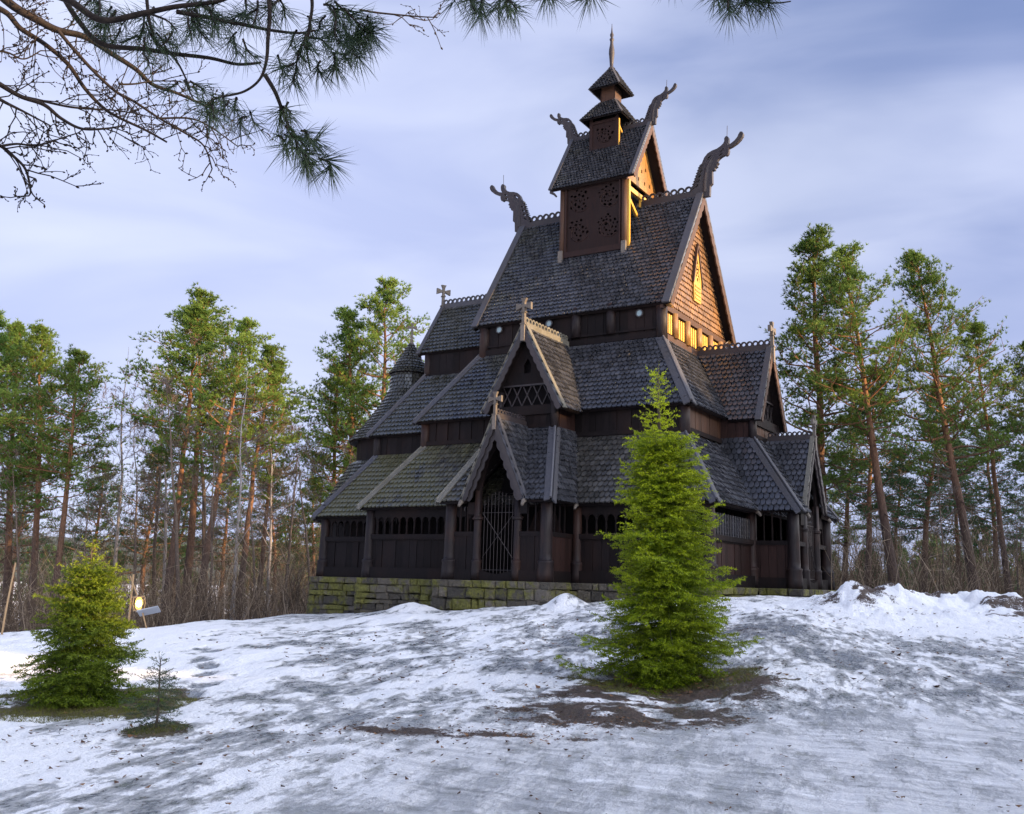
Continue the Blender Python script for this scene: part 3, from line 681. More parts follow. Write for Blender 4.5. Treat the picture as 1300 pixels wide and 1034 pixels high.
    for z in (.35, 2.25): q.tube([P(-.62, df-.05, z), P(.62, df-.05, z)], .012, 5)
    q.tube([P(-.62, df-.02, 2.25), P(.62, df-.02, .75)], .012, 5); q.tube([P(.62, df-.08, 2.25), P(-.62, df-.08, .75)], .010, 5)
    q.build('gate', M['iron'], root)
    q = MB(); cur = [(-.75, .0), (.75, .0)]+[(.75-.1*i, .22+.12*abs(math.cos(math.pi*(i/15)))**2) for i in range(16)]
    q.plate([cur], P(0, df, 0), A, ZU, .12); q.build('threshold', M['wall'], root)
    # doorway in the inner wall
    q = MB(); q.plate([[(-.7, 0), (.7, 0), (.7, 1.8), (.45, 2.4), (0, 2.75), (-.45, 2.4), (-.7, 1.8)]], P(0, d_mid+.06-.12, 0), A, ZU, .06); q.build('door', M['panel'], root)
portal('s', (-.10, 0, 0), (1, 0, 0), (0, -1, 0), 4.86, 6.275, 8.364, 4.86, 2.226, 1.16, 2.6, 5.37, 1.62, 5.97, 9.035, 6.70, 1.21, 2.66, 5.46, 8.40, 1, True)
portal('w', (0, 0, 0), (0, 1, 0), (1, 0, 0), 5.33, 6.545, 8.526, 5.31, 2.445, 1.40, 2.6, 5.37, 1.56, 5.99, 8.955, 6.96, 1.39, 2.75, 5.42, 8.45, -1, False)

# ---- ridge turret
TL, TY, TR, TE = 1.965, 1.844, 19.334, 16.35
wl, wy = 1.44, 1.56
def carved_panel(name, O, w, h, parent, mt, cells, seed):
    """south-facing board pierced by scrolling tendrils"""
    rr = random.Random(seed); holes = []
    for (cx, cz, r) in cells:
        for k in range(70):
            t = k/69*15+.4; rad = r*(.15+.85*k/69)*rr.uniform(.85, 1.15)
            x = cx+rad*math.cos(t); z = cz+rad*math.sin(t); s = .03+.032*rr.random(); an = t+1.2+rr.uniform(-.4, .4)
            if rr.random() < .1: continue
            holes.append([(x+s*1.5*math.cos(an+b)*(.55+.45*abs(math.cos(b))), z+s*1.5*math.sin(an+b)*(.55+.45*abs(math.cos(b)))) for b in (0, 1.05, 2.1, 3.14, 4.2, 5.25)])
    ok = []
    for hsh in holes:
        c = (sum(p[0] for p in hsh)/6, sum(p[1] for p in hsh)/6)
        rd = max(math.hypot(p[0]-c[0], p[1]-c[1]) for p in hsh)
        if all(math.hypot(c[0]-d[0], c[1]-d[1]) > rd+d[2]+.012 for d, _ in ok) and abs(c[0]) < w/2-.14 and .14 < c[1] < h-.14: ok.append(((c[0], c[1], rd), hsh))
    mb = MB(); mb.plate([[(-w/2, 0), (w/2, 0), (w/2, h), (-w/2, h)]]+[q for _, q in ok], O, V((1, 0, 0)), ZU, .06)
    for (cx, cz, r) in cells:  # raised tendril
        O_ = V(O); pts = [O_+V((cx+r*(.15+.9*k/20)*math.cos(k/20*5.6+.1), -.035, cz+r*(.15+.9*k/20)*math.sin(k/20*5.6+.1))) for k in range(21)]
        mb.tube(pts, .022, 5)
    return mb.build(name, mt, parent)
tur = church
carved_panel('carved_panel', (0, -wy, 13.55), 2*wl-.1, 2.85, tur, M['panel'], [(-.68, 2.15, .5), (.68, 2.15, .5), (-.68, .85, .5), (.68, .85, .5)], 5)
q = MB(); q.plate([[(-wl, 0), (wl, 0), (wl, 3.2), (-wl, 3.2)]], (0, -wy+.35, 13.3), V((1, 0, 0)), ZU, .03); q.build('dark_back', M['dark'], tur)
q = MB()
q.beam((-wl+.12, -wy-.07, 13.42), (wl-.12, -wy-.07, 13.42), .10, .24); q.beam((-wl, -wy-.02, 16.42), (wl, -wy-.02, 16.42), .12, .22)
for s in (-1, 1): q.beam((s*(wl-.18), -wy-.055, 13.5), (s*(wl-.18), -wy-.055, 16.4), .06, .12, (0, 1, 0))
q.build('panel_frame', M['panel'], tur)
for sx in (-1, 1):
    for sy in (-1, 1):
        post(sx*wl, sy*wy, 12.95, 16.6, tur, .13, False, M['upper'])
        q = MB(); q.box(sx*wl-.1+sx*.02, sx*wl+.1+sx*.02, sy*wy-.12+sy*.05, sy*wy+.12+sy*.05, 12.95, 13.62); q.build('post_foot', M['finial'], tur)
# west side: open framing
q = MB(); q.beam((wl+.16, -wy+.05, 13.2), (wl+.16, -wy+.05, 16.3), .10, .12, (0, 1, 0)); q.build('edge_strip', M['slatwood'], tur)
q = MB(); q.beam((wl+.02, -wy, 16.05), (wl+.02, wy, 16.05), .12, .2); q.beam((wl+.02, -wy+.1, 15.75), (wl+.02, .1, 14.75), .10, .14); q.beam((wl+.02, wy-.1, 15.75), (wl+.02, -.1, 14.75), .10, .14)
q.box(wl-.04, wl+.06, -.1, .1, 14.6, 16.0); q.build('brace', M['slatwood'], tur)
planks('turret_wall', (wl-.25, -wy+.1), (wl-.25, wy-.1), 13.2, 16.5, (1, 0), M['wall'], tur, .3)
planks('turret_wall', (-wl, -wy+.1), (-wl, wy-.1), 13.2, 16.5, (-1, 0), M['panel'], tur, .3)
planks('turret_wall', (-wl, wy), (wl, wy), 13.2, 16.5, (0, 1), M['panel'], tur, .3)
tS = [(-TL, 0, TR), (TL, 0, TR), (TL, -TY, TE), (-TL, -TY, TE)]; tN = [(x, -y, z) for x, y, z in tS]
tuS = roof('turret_roof', [tS], tur, SH, w=.15, e=.18); tuN = roof('turret_roof', [tN], tur, SH, w=.15, e=.18)
for x, s in ((TL, -1), (-TL, 1)):
    for y, n_, par in ((-TY, pnorm(*tS[:3]), tuS), (TY, pnorm(*tN[:3]), tuN)):
        verge('verge_board', (x, 0, TR+.03), (x, y*1.015, TE-.05), (s, 0, 0), n_, par, M['board'], .17)
bargeboard('bargeboard', (TL-.02, 0, TR), V((0, 1, 0)), ZU, TY, TR-TE, tuS, M['upper'], .17, .05, 11, .05)
comb('ridge_crest', (-TL+.1, 0, TR+.05), (-.62, 0, TR+.05), tuS, M['carved'], .12, .08); comb('ridge_crest', (.62, 0, TR+.05), (TL-.1, 0, TR+.05), tuS, M['carved'], .12, .08)
dragon((TL, 0, TR), 1, .66, tuS); dragon((-TL, 0, TR), -1, .66, tuS, False)
hs = (TR-.12-TE-.1)/((TR-TE)/TY)
q = MB(); q.plate([[(-hs, TE+.1), (hs, TE+.1), (0, TR-.14)]]+[[(x-.06, z-.08), (x+.06, z-.08), (x+.05, z+.08), (x-.05, z+.08)] for x, z in ((-.8, TE+.5), (-.3, TE+.45), (.3, TE+.45), (.8, TE+.5), (-.4, TE+1.1), (.4, TE+1.1), (0, TE+.9), (0, TE+1.6), (-.75, TE+.9))], (wl, 0, 0), V((0, 1, 0)), ZU, .08)
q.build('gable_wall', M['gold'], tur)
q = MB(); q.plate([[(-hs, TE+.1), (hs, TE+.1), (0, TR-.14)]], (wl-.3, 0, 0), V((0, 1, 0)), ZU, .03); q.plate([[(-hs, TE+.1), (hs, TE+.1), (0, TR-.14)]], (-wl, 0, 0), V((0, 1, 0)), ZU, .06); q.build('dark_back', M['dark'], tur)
q = MB()
for x, y in ((-TL+.1, -TY+.0),): q.tube([(x, y+.1, TE+.05), (x-.02, y, TE-.1), (x+.16, y-.05, TE-.22), (x+.28, y-.05, TE-.36)], [.06, .07, .05, .04], 7)
q.build('eave_carving', M['carved'], tuS)
# lantern
lh = .62
carved_panel('carved_panel', (0, -lh-.01, 18.42), 2*lh-.12, 1.15, tur, M['panel'], [(0, .58, .42)], 9)
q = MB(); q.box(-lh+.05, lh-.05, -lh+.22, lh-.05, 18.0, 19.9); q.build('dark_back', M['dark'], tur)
q = MB()
for sx in (-1, 1): q.frame((sx*lh, -lh, 18.7), V((1, 0, 0)), V((0, 1, 0)), ZU, .07, .07, 1.15)
for sx in (-1, 1): q.frame((sx*lh, lh, 18.7), V((1, 0, 0)), V((0, 1, 0)), ZU, .07, .07, 1.15)
q.beam((-lh, -lh-.03, 18.42), (lh, -lh-.03, 18.42), .10, .13); q.beam((-lh, -lh-.03, 19.6), (lh, -lh-.03, 19.6), .10, .12)
q.build('lantern_frame', M['panel'], tur)
q = MB(); q.box(lh+.072, lh+.10, -lh-.05, -lh+.04, 18.1, 19.6); q.beam((lh+.03, -lh+.1, 19.3), (lh+.03, .0, 18.95), .06, .10); q.build('edge_strip', M['slatwood'], tur)
planks('lantern_wall', (lh-.12, -lh+.05), (lh-.12, lh-.05), 18.2, 19.8, (1, 0), M['wall'], tur, .25)
planks('lantern_wall', (-lh, -lh+.05), (-lh, lh-.05), 18.2, 19.8, (-1, 0), M['panel'], tur, .25)
def pyramid(name, h0, z0, h1, z1, apex=False):
    mb = MB(); C_ = [(-1, -1), (1, -1), (1, 1), (-1, 1)]
    for i in range(4):
        a = C_[i]; b = C_[(i+1) % 4]
        pts = [(a[0]*h0, a[1]*h0, z0), (b[0]*h0, b[1]*h0, z0), (b[0]*h1, b[1]*h1, z1), (a[0]*h1, a[1]*h1, z1)]
        if apex: pts = [(0, 0, z0), (b[0]*h1, b[1]*h1, z1), (a[0]*h1, a[1]*h1, z1)]
        shingles(mb, pts, w=.13, e=.15, slab=.05, out=((a[0]+b[0])/2, (a[1]+b[1])/2, .5))
    o = mb.build(name, SH, tur)
    h = MB()
    for a in C_: h.beam((a[0]*h0, a[1]*h0, z0+.03), (a[0]*(h1+.02), a[1]*(h1+.02), z1+.03), .09, .06)
    h.build('hip_board', M['board'], o); return o
pyramid('lantern_skirt_roof', .344, 20.685, .985, 19.70)
q = MB(); q.box(-.33, .33, -.33, .33, 20.4, 21.4); q.build('cap_wall', M['upper'], tur)
q = MB(); 
for s in (-1, 1): q.box(s*.33-.02, s*.33+.02, -.35, -.32, 20.6, 21.3)
q.box(-.36, .36, -.36, .36, 20.66, 20.74); q.build('cap_trim', M['panel'], tur)
pyramid('spire_roof', .02, 22.46, .71, 21.22, True)
q = MB(); q.lathe([(.16, 0), (.15, .12), (.075, .2), (.085, .35), (.10, .55), (.13, .85), (.12, 1.05), (.075, 1.3), (.07, 1.45), (.10, 1.50), (.10, 1.55), (.05, 1.6), (.09, 1.75), (.04, 1.88), (.015, 2.15), (.01, 2.3)], (0, 0, 22.3), 12); q.build('spire', M['carved'], tur, True)
# ================================================================== SKY AND SUN
SUN_EL, SUN_AZ = R_(12.5), R_(7)           # azimuth from +X towards +Y
sund = V((math.cos(SUN_EL)*math.cos(SUN_AZ), math.cos(SUN_EL)*math.sin(SUN_AZ), math.sin(SUN_EL)))
world = bpy.data.worlds.new('World'); scene.world = world; world.use_nodes = True; nt = world.node_tree
bg = nt.nodes['Background']
sky = N(nt, 'ShaderNodeTexSky', sky_type='NISHITA'); sky.sun_disc = False; sky.sun_elevation = SUN_EL; sky.sun_rotation = math.pi/2-SUN_AZ
sky.air_density = 1.0; sky.dust_density = .6; sky.ozone_density = 2.2
tc = N(nt, 'ShaderNodeTexCoord')
def mp(scale, rot=(0, 0, 0)):
    m_ = N(nt, 'ShaderNodeMapping'); m_.inputs['Scale'].default_value = scale; m_.inputs['Rotation'].default_value = rot
    nt.links.new(tc.outputs['Generated'], m_.inputs['Vector']); return m_.outputs['Vector']
n1 = noise(nt, mp((1.0, 1.0, 2.2), (.12, .25, .4)), 1.5, 4, .42, .3)
n2 = noise(nt, mp((1.2, 1.2, 4.5), (.25, .1, .2)), 2.6, 5, .45, .5)
sx = N(nt, 'ShaderNodeSeparateXYZ'); nt.links.new(tc.outputs['Generated'], sx.inputs[0])
zz = sx.outputs['Z']
hz = ramp(nt, zz, [(.0, 1.), (.12, .95), (.28, .70), (.44, .25), (.6, .05)])
f = math_(nt, 'ADD', math_(nt, 'MULTIPLY', n1, .95), math_(nt, 'MULTIPLY', n2, .35))
f = math_(nt, 'ADD', f, math_(nt, 'MULTIPLY', hz, .40))
d1 = N(nt, 'ShaderNodeVectorMath', operation='DOT_PRODUCT'); nt.links.new(tc.outputs['Generated'], d1.inputs[0]); d1.inputs[1].default_value = ray(330, 500).normalized()
bk = ramp(nt, math_(nt, 'ADD', d1.outputs['Value'], math_(nt, 'MULTIPLY', math_(nt, 'SUBTRACT', n1, .5), .25)), [(.84, 0.), (1., .26)], 'EASE'); f = math_(nt, 'ADD', f, bk)
cm = ramp(nt, f, [(.60, 0.), (1.26, 1.)], 'EASE')
clear = mix(nt, .62, sky.outputs['Color'], (3.0, 3.9, 6.8))
cloudc = mix(nt, ramp(nt, n2, [(.3, 0.), (.7, 1.)]), (5.0, 5.6, 7.9), (6.9, 7.4, 9.0))
c = mix(nt, math_(nt, 'MULTIPLY', cm, .85), clear, cloudc)
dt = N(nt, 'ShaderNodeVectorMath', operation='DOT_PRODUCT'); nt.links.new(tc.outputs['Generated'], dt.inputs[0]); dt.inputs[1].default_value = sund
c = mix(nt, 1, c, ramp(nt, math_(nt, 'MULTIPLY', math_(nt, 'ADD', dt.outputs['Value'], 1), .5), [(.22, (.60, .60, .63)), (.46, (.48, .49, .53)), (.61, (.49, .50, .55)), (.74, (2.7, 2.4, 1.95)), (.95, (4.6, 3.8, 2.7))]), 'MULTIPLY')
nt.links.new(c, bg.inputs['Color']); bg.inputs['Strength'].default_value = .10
sl_ = bpy.data.lights.new('sun', 'SUN'); sl_.energy = 5.0; sl_.angle = R_(.6); sl_.color = (1.0, .64, .29)
so = bpy.data.objects.new('sun', sl_); COL.objects.link(so); so.rotation_euler = sund.to_track_quat('Z', 'Y').to_euler(); so.location = (60, 0, 40)
scene.view_settings.view_transform = 'Standard'; scene.view_settings.look = 'None'; scene.view_settings.exposure = 1.08; scene.view_settings.gamma = 1

# ================================================================== GROUND
def vnoise(x, y, seed=0):
    xi = np.floor(x); yi = np.floor(y); fx = x-xi; fy = y-yi; fx = fx*fx*(3-2*fx); fy = fy*fy*(3-2*fy)
    def h(a, b): 
        q = np.sin(a*127.1+b*311.7+seed*74.7)*43758.5453; return q-np.floor(q)
    return (h(xi, yi)*(1-fx)+h(xi+1, yi)*fx)*(1-fy)+(h(xi, yi+1)*(1-fx)+h(xi+1, yi+1)*fx)*fy
def fbm(x, y, o=4, seed=0, g=.5):
    s = 0; a = 1; t = 0
    for i in range(o): s = s+a*vnoise(x*2**i, y*2**i, seed+i); t += a; a *= g
    return s/t
PXC = np.array([-400, 0, 160, 300, 400, 550, 700, 850, 1000, 1150, 1300, 1700.])
TT = np.array([0, 8, 12, 16, 20, 25, 30, 34, 42, 55, 75, 120, 6000.])
ZT = np.array([
 [-1.75, -1.78, -1.74, -1.70, -1.66, -1.66, -2.0, -2.4, -3.0, -4.0, -5.0, -5.5, -5.5],
 [-1.75, -1.77, -1.73, -1.69, -1.64, -1.62, -1.95, -2.3, -3.0, -4.0, -5.0, -5.5, -5.5],
 [-1.75, -1.76, -1.71, -1.66, -1.60, -1.55, -1.70, -2.0, -2.7, -3.8, -5.0, -5.5, -5.5],
 [-1.75, -1.75, -1.70, -1.63, -1.55, -1.49, -1.46, -1.55, -2.0, -3.0, -4.2, -5.0, -5.0],
 [-1.75, -1.74, -1.68, -1.60, -1.50, -1.42, -1.40, -1.42, -1.55, -2.2, -3.2, -4.0, -4.5],
 [-1.75, -1.73, -1.66, -1.56, -1.45, -1.26, -1.10, -1.05, -1.2, -1.5, -2.0, -3.0, -4.0],
 [-1.75, -1.72, -1.65, -1.53, -1.33, -1.05, -.84, -.74, -.8, -1.0, -1.5, -2.0, -3.0],
 [-1.75, -1.72, -1.65, -1.50, -1.12, -.76, -.42, -.34, -.4, -.6, -1.0, -1.5, -2.5],
 [-1.75, -1.71, -1.60, -1.25, -.90, -.55, -.33, -.25, -.3, -.5, -.8, -1.2, -2.0],
 [-1.75, -1.70, -1.57, -1.30, -1.08, -.86, -.55, -.40, -.4, -.5, -.8, -1.2, -2.0],
 [-1.75, -1.69, -1.55, -1.34, -1.12, -.90, -.60, -.45, -.4, -.5, -.8, -1.2, -2.0],
 [-1.75, -1.69, -1.55, -1.34, -1.12, -.90, -.60, -.45, -.4, -.5, -.8, -1.2, -2.0]])
def st(x, y):
    dx = x-CAM.x; dy = y-CAM.y
    return dx*RH.x+dy*RH.y, dx*FH.x+dy*FH.y
FOOT = []
def footmask(x, y):
    m_ = np.zeros(np.shape(x))
    for fx, fy in FOOT:
        a_ = (x-fx)*RH.x+(y-fy)*RH.y; b_ = (x-fx)*FH.x+(y-fy)*FH.y; m_ = np.maximum(m_, np.exp(-(a_**2/.020+b_**2/.11)))
    return m_
def ground(x, y, detail=True):
    x = np.asarray(x, float); y = np.asarray(y, float)
    s, t = st(x, y); r = np.hypot(s, t); a = np.arctan2(s, t)
    am = np.clip(a, -.70, .70); te = r*np.cos(am); px = PPX+FPX*np.tan(am)
    i = np.clip(np.searchsorted(PXC, px)-1, 0, len(PXC)-2); u = np.clip((px-PXC[i])/(PXC[i+1]-PXC[i]), 0, 1); u = u*u*(3-2*u)
    j = np.clip(np.searchsorted(TT, te)-1, 0, len(TT)-2); v = np.clip((te-TT[j])/(TT[j+1]-TT[j]), 0, 1)
    def cat(k):   # catmull-rom along distance
        j0 = np.maximum(j-1, 0); j3 = np.minimum(j+2, len(TT)-1)
        p0, p1, p2, p3 = ZT[k, j0], ZT[k, j], ZT[k, j+1], ZT[k, j3]
        m1 = (p2-p0)/(TT[j+1]-TT[j0])*(TT[j+1]-TT[j]); m2 = (p3-p1)/(TT[j3]-TT[j])*(TT[j+1]-TT[j])
        return (2*v**3-3*v**2+1)*p1+(v**3-2*v**2+v)*m1+(-2*v**3+3*v**2)*p2+(v**3-v**2)*m2
    z = cat(i)*(1-u)+cat(i+1)*u
    # ploughed snow bank on the right
    lat = np.clip((s-7.0)/2.0, 0, 1); lat = lat*lat*(3-2*lat)
    wob = fbm(s*.35, t*.35, 3, 5); cr = 27.3+1.4*(wob-.5)-.02*(s-7)
    prof = np.exp(-((te-cr)/1.5)**2)+.35*np.exp(-((te-cr+2.4)/1.2)**2)
    lump = .62+.9*(fbm(s*.8, t*.8, 4, 9)-.3)
    bank = lat*prof*np.clip(lump, .2, 1.6)*.92
    bump1 = lat*(te > 22)*(te < 32)*np.clip(prof, 0, 1)*((fbm(s*3, t*3, 3, 12)-.5)*.34+(fbm(s*9, t*9, 2, 14)-.5)*.12)
    z = z+bank+bump1
    z = z+.6*.45*np.exp(-(((s+3.6)/.75)**2+((t-33.6)/.9)**2))*1.0+.45*np.exp(-(((s-1.35)/.55)**2+((t-31.2)/.8)**2))
    if detail:
        sr = s*.98-t*.2; tr = t*.98+s*.2
        fade = np.clip((60-r)/30, 0, 1); tr_m = np.clip((12.5+.15*s-te)/2, 0, 1)
        z = z+fade*((fbm(sr*1.3, tr*.45, 4, 20)-.5)*.15*(1-.6*tr_m)+(fbm(sr*4.2, tr*1.6, 3, 30)-.5)*.055*(1-.5*tr_m)+(fbm(sr*11, tr*6, 2, 33)-.5)*.012)
        z = z-.16*footmask(x, y)
    return z
def gz(x, y): return float(ground(np.array([x]), np.array([y]))[0])
def hit(u, v):
    t = 6.
    while t < 80:
        p = at(u, v, t)
        if gz(p.x, p.y) >= p.z: return p
        t += .1
    return at(u, v, 30)
for q_ in [(256, 822), (268, 825), (264, 812), (270, 806), (258, 836), (264, 843), (260, 854), (246, 801), (278, 800), (230, 815), (262, 868), (240, 880)]:
    p = hit(*q_); FOOT.append((p.x, p.y))
# polar sheet, fine inside the view
angs = np.concatenate([np.linspace(-.66, .66, 620), np.linspace(.66, 2*math.pi-.66, 90)[1:-1]])
rad = np.concatenate([[.0, 1.5, 3, 4.5], np.linspace(5.5, 36, 420), np.geomspace(36.6, 70, 60), np.geomspace(73, 5000, 40)])
AA, RR = np.meshgrid(angs, rad); S = RR*np.sin(AA); T = RR*np.cos(AA)
X = CAM.x+S*RH.x+T*FH.x; Y = CAM.y+S*RH.y+T*FH.y; Z = ground(X, Y)
nA, nR = len(angs), len(rad); idx = np.arange(nA*nR).reshape(nR, nA)
a0 = idx[:-1, :]; a1 = np.roll(idx, -1, 1)[:-1, :]; b0 = idx[1:, :]; b1 = np.roll(idx, -1, 1)[1:, :]
quads = np.stack([a0, b0, b1, a1], -1).reshape(-1, 4)
SP1 = hit(842, 868); SP2 = hit(98, 893); SP3 = hit(197, 926)
def blob(px_, py_, rx, ry, seed):
    sx_, tx_ = st(np.array([px_]), np.array([py_])); d = np.sqrt(((S-sx_)/rx)**2+((T-tx_)/ry)**2); return np.clip(1.35-d-(fbm(S*1.6, T*1.6, 4, seed)-.5)*1.3, 0, 1)
grass = np.maximum.reduce([blob(SP1.x+.1, SP1.y, 1.35, 1.25, 40), blob(SP2.x, SP2.y-.0, 1.25, 1.35, 41), .8*blob(SP3.x, SP3.y, .35, .45, 42)])
lat = np.clip((S-7)/2, 0, 1)
dirt = lat*np.clip((T-24.8)/1.0, 0, 1)*np.clip((31-T)/1.5, 0, 1)*np.clip((fbm(S*1.3+3, T*1.6, 4, 77)-.54)*12, 0, .7)
dirt = np.maximum(dirt, np.exp(-(((S-8.6)/.95)**2+((T-26.3)/1.0)**2))*np.clip((fbm(S*2.6, T*2.6, 4, 78)-.40)*7, 0, .95))
# bare earth streak below the spruce
def streak(u, v, rs_, rt, seed):
    p = hit(u, v); s_, t_ = st(np.array([p.x]), np.array([p.y])); return np.exp(-(((S-s_)/rs_)**2+((T-t_)/rt)**2))*np.clip((fbm(S*3, T*3, 4, seed)-.38)*7, 0, 1.3)
dirt = np.maximum.reduce([dirt, streak(790, 905, 1.5, .8, 50)*1.25, streak(725, 900, 1.0, .5, 57), streak(840, 888, 1.6, 1.0, 58)*1.15, streak(905, 880, 1.0, 1.2, 59), streak(765, 918, .75, .35, 56)*1.2, streak(860, 905, .9, .4, 51), streak(510, 928, .9, .25, 52)*.8, streak(640, 935, 1.2, .25, 53)*.7, streak(940, 800, 1.2, 2.2, 54)*.35, streak(200, 928, .3, .2, 55)])
bankm = np.clip(lat*np.exp(-((T-26.6)/3.0)**2)*1.5, 0, 1)
px_ = PPX+FPX*S/np.maximum(T, .1)
white = np.clip(1-np.abs(px_-215)/190, 0, 1)*np.clip((T-11)/4, 0, 1)*(T < 34)+.5*np.clip((160-px_)/200, 0, 1)
for (u_, v_, a_, b_) in ((620, 765, 2.5, 1.0), (700, 870, 2.2, .9), (60, 830, 2, 3), (960, 775, 1.6, 2.0), (440, 790, 3, 2.)):
    p = hit(u_, v_); s_, t_ = st(np.array([p.x]), np.array([p.y])); white = np.maximum(white, .75*np.exp(-(((S-s_)/a_)**2+((T-t_)/b_)**2)))
icy = np.exp(-((px_-1010)/190)**2)*np.clip((T-12)/3, 0, 1)*(T < 27)*.9
track = .55*np.clip((12.8+.2*S-T)/1.5, 0, 1)*np.clip((S+2.5)/2, 0, 1)
snow = np_mesh('snowy_ground', np.stack([X, Y, Z], -1).reshape(-1, 3), quads, [], None, None,
               dict(foot=footmask(X, Y).ravel(), grass=grass.ravel(), dirt=np.clip(dirt, 0, 1).ravel(), bank=bankm.ravel(), white=np.clip(white, 0, 1).ravel(), icy=icy.ravel(), track=track.ravel()), True)
tag(snow, kind='structure')
m, nt, b = mat('snow_ground', .5, .5)
def attr(n): 
    a_ = N(nt, 'ShaderNodeAttribute'); a_.attribute_name = n; return a_.outputs['Fac']
ang = YAW-.20
vS = coords(nt, (1, 1, 1), (0, 0, -ang)); 
def vs(sc):
    m_ = N(nt, 'ShaderNodeMapping'); m_.inputs['Scale'].default_value = sc; nt.links.new(vS, m_.inputs['Vector']); return m_.outputs['Vector']
nA_ = noise(nt, vs((.8, .40, 1)), 1.0, 3, .6, .2); nB = noise(nt, vs((3.4, 1.25, 1)), 1.35, 6, .60, .15); nC = noise(nt, vs((8, 4.5, 5)), 2.0, 5, .7); nF = noise(nt, coords(nt), 30, 4, .7)
f = math_(nt, 'ADD', math_(nt, 'MULTIPLY', nA_, .75), math_(nt, 'MULTIPLY', nB, .75))
f = math_(nt, 'ADD', f, math_(nt, 'MULTIPLY', nC, .36))
f = math_(nt, 'ADD', f, math_(nt, 'MULTIPLY', attr('white'), .20)); f = math_(nt, 'ADD', f, math_(nt, 'MULTIPLY', attr('bank'), .55))
f = math_(nt, 'SUBTRACT', f, math_(nt, 'MULTIPLY', attr('icy'), .07))
tr_ = attr('track')
fsn = ramp(nt, math_(nt, 'SUBTRACT', math_(nt, 'SUBTRACT', f, math_(nt, 'MULTIPLY', attr('foot'), .85)), .37), [(.425, 0.), (.505, .45), (.585, 1.)])
nT = noise(nt, coords(nt, (.35, 4, 1), (0, 0, -(YAW-.06))), 1.3, 8, .78)
fsn = mix(nt, tr_, fsn, ramp(nt, nT, [(.34, .15), (.46, .62), (.60, 1.)]))
under = mix(nt, ramp(nt, nC, [(.35, 0.), (.65, 1.)]), (.15, .165, .18), (.34, .365, .40))
under = mix(nt, ramp(nt, nB, [(.28, .75), (.42, 0.)]), under, (.10, .115, .065))
snowc = mix(nt, ramp(nt, nF, [(.3, 0.), (.7, 1.)]), (.86, .86, .87), (.95, .945, .93))
c = mix(nt, fsn, under, snowc)
spk = ramp(nt, noise(nt, coords(nt), 13, 5, .75), [(.70, 0.), (.74, 1.)])
c = mix(nt, math_(nt, 'MULTIPLY', spk, .75), c, (.11, .06, .035))
gcol = mix(nt, ramp(nt, nF, [(.35, 0.), (.65, 1.)]), (.040, .026, .016), (.11, .090, .032))
gm = ramp(nt, math_(nt, 'ADD', attr('grass'), math_(nt, 'MULTIPLY', math_(nt, 'SUBTRACT', nC, .5), 1.1)), [(.26, 0.), (.36, 1.)]); c = mix(nt, gm, c, gcol)
dcol = mix(nt, ramp(nt, nF, [(.35, 0.), (.7, 1.)]), (.030, .018, .013), (.11, .068, .045))
dm = ramp(nt, math_(nt, 'ADD', attr('dirt'), math_(nt, 'MULTIPLY', math_(nt, 'SUBTRACT', math_(nt, 'ADD', math_(nt, 'MULTIPLY', nF, .5), math_(nt, 'MULTIPLY', noise(nt, coords(nt), 5, 5, .7), .5)), .5), 3.2)), [(.38, 0.), (.58, 1.)]); c = mix(nt, dm, c, dcol)
nt.links.new(c, b.inputs['Base Color'])
nt.links.new(ramp(nt, fsn, [(0, .22), (.6, .5), (1, .75)]), b.inputs['Roughness'])
hh = math_(nt, 'ADD', math_(nt, 'MULTIPLY', fsn, .8), math_(nt, 'ADD', math_(nt, 'MULTIPLY', nC, .7), math_(nt, 'MULTIPLY', nF, .35)))
bump(nt, b, hh, .07, 1)
snow.data.materials.append(m)

# far wooded hills glimpsed between the trunks
ha = np.linspace(-1.0, 1.0, 240); hr = np.linspace(520, 1300, 26); HA, HR = np.meshgrid(ha, hr)
hx = CAM.x+HR*(np.sin(HA)*RH.x+np.cos(HA)*FH.x); hy = CAM.y+HR*(np.sin(HA)*RH.y+np.cos(HA)*FH.y)
hz_ = -8+np.sin(math.pi*np.clip((HR-520)/780, 0, 1))*(26+26*fbm(HA*7+9, HR*.004, 4, 91))*np.clip(.75-HA*.5, .3, 1.2)+2.5*fbm(HA*90, HR*.05, 2, 92)
ii = np.arange(240*26).reshape(26, 240); hq = np.stack([ii[:-1, :-1], ii[1:, :-1], ii[1:, 1:], ii[:-1, 1:]], -1).reshape(-1, 4)
m, nt, b = mat('wooded_hill', .9, .1); nt.links.new(ramp(nt, noise(nt, coords(nt), .05, 6, .7), [(.35, (.045, .06, .05)), (.6, (.10, .11, .10)), (.75, (.5, .52, .56))]), b.inputs['Base Color'])
tag(np_mesh('hills', np.stack([hx, hy, hz_], -1).reshape(-1, 3), hq, m, smooth=True), kind='structure')

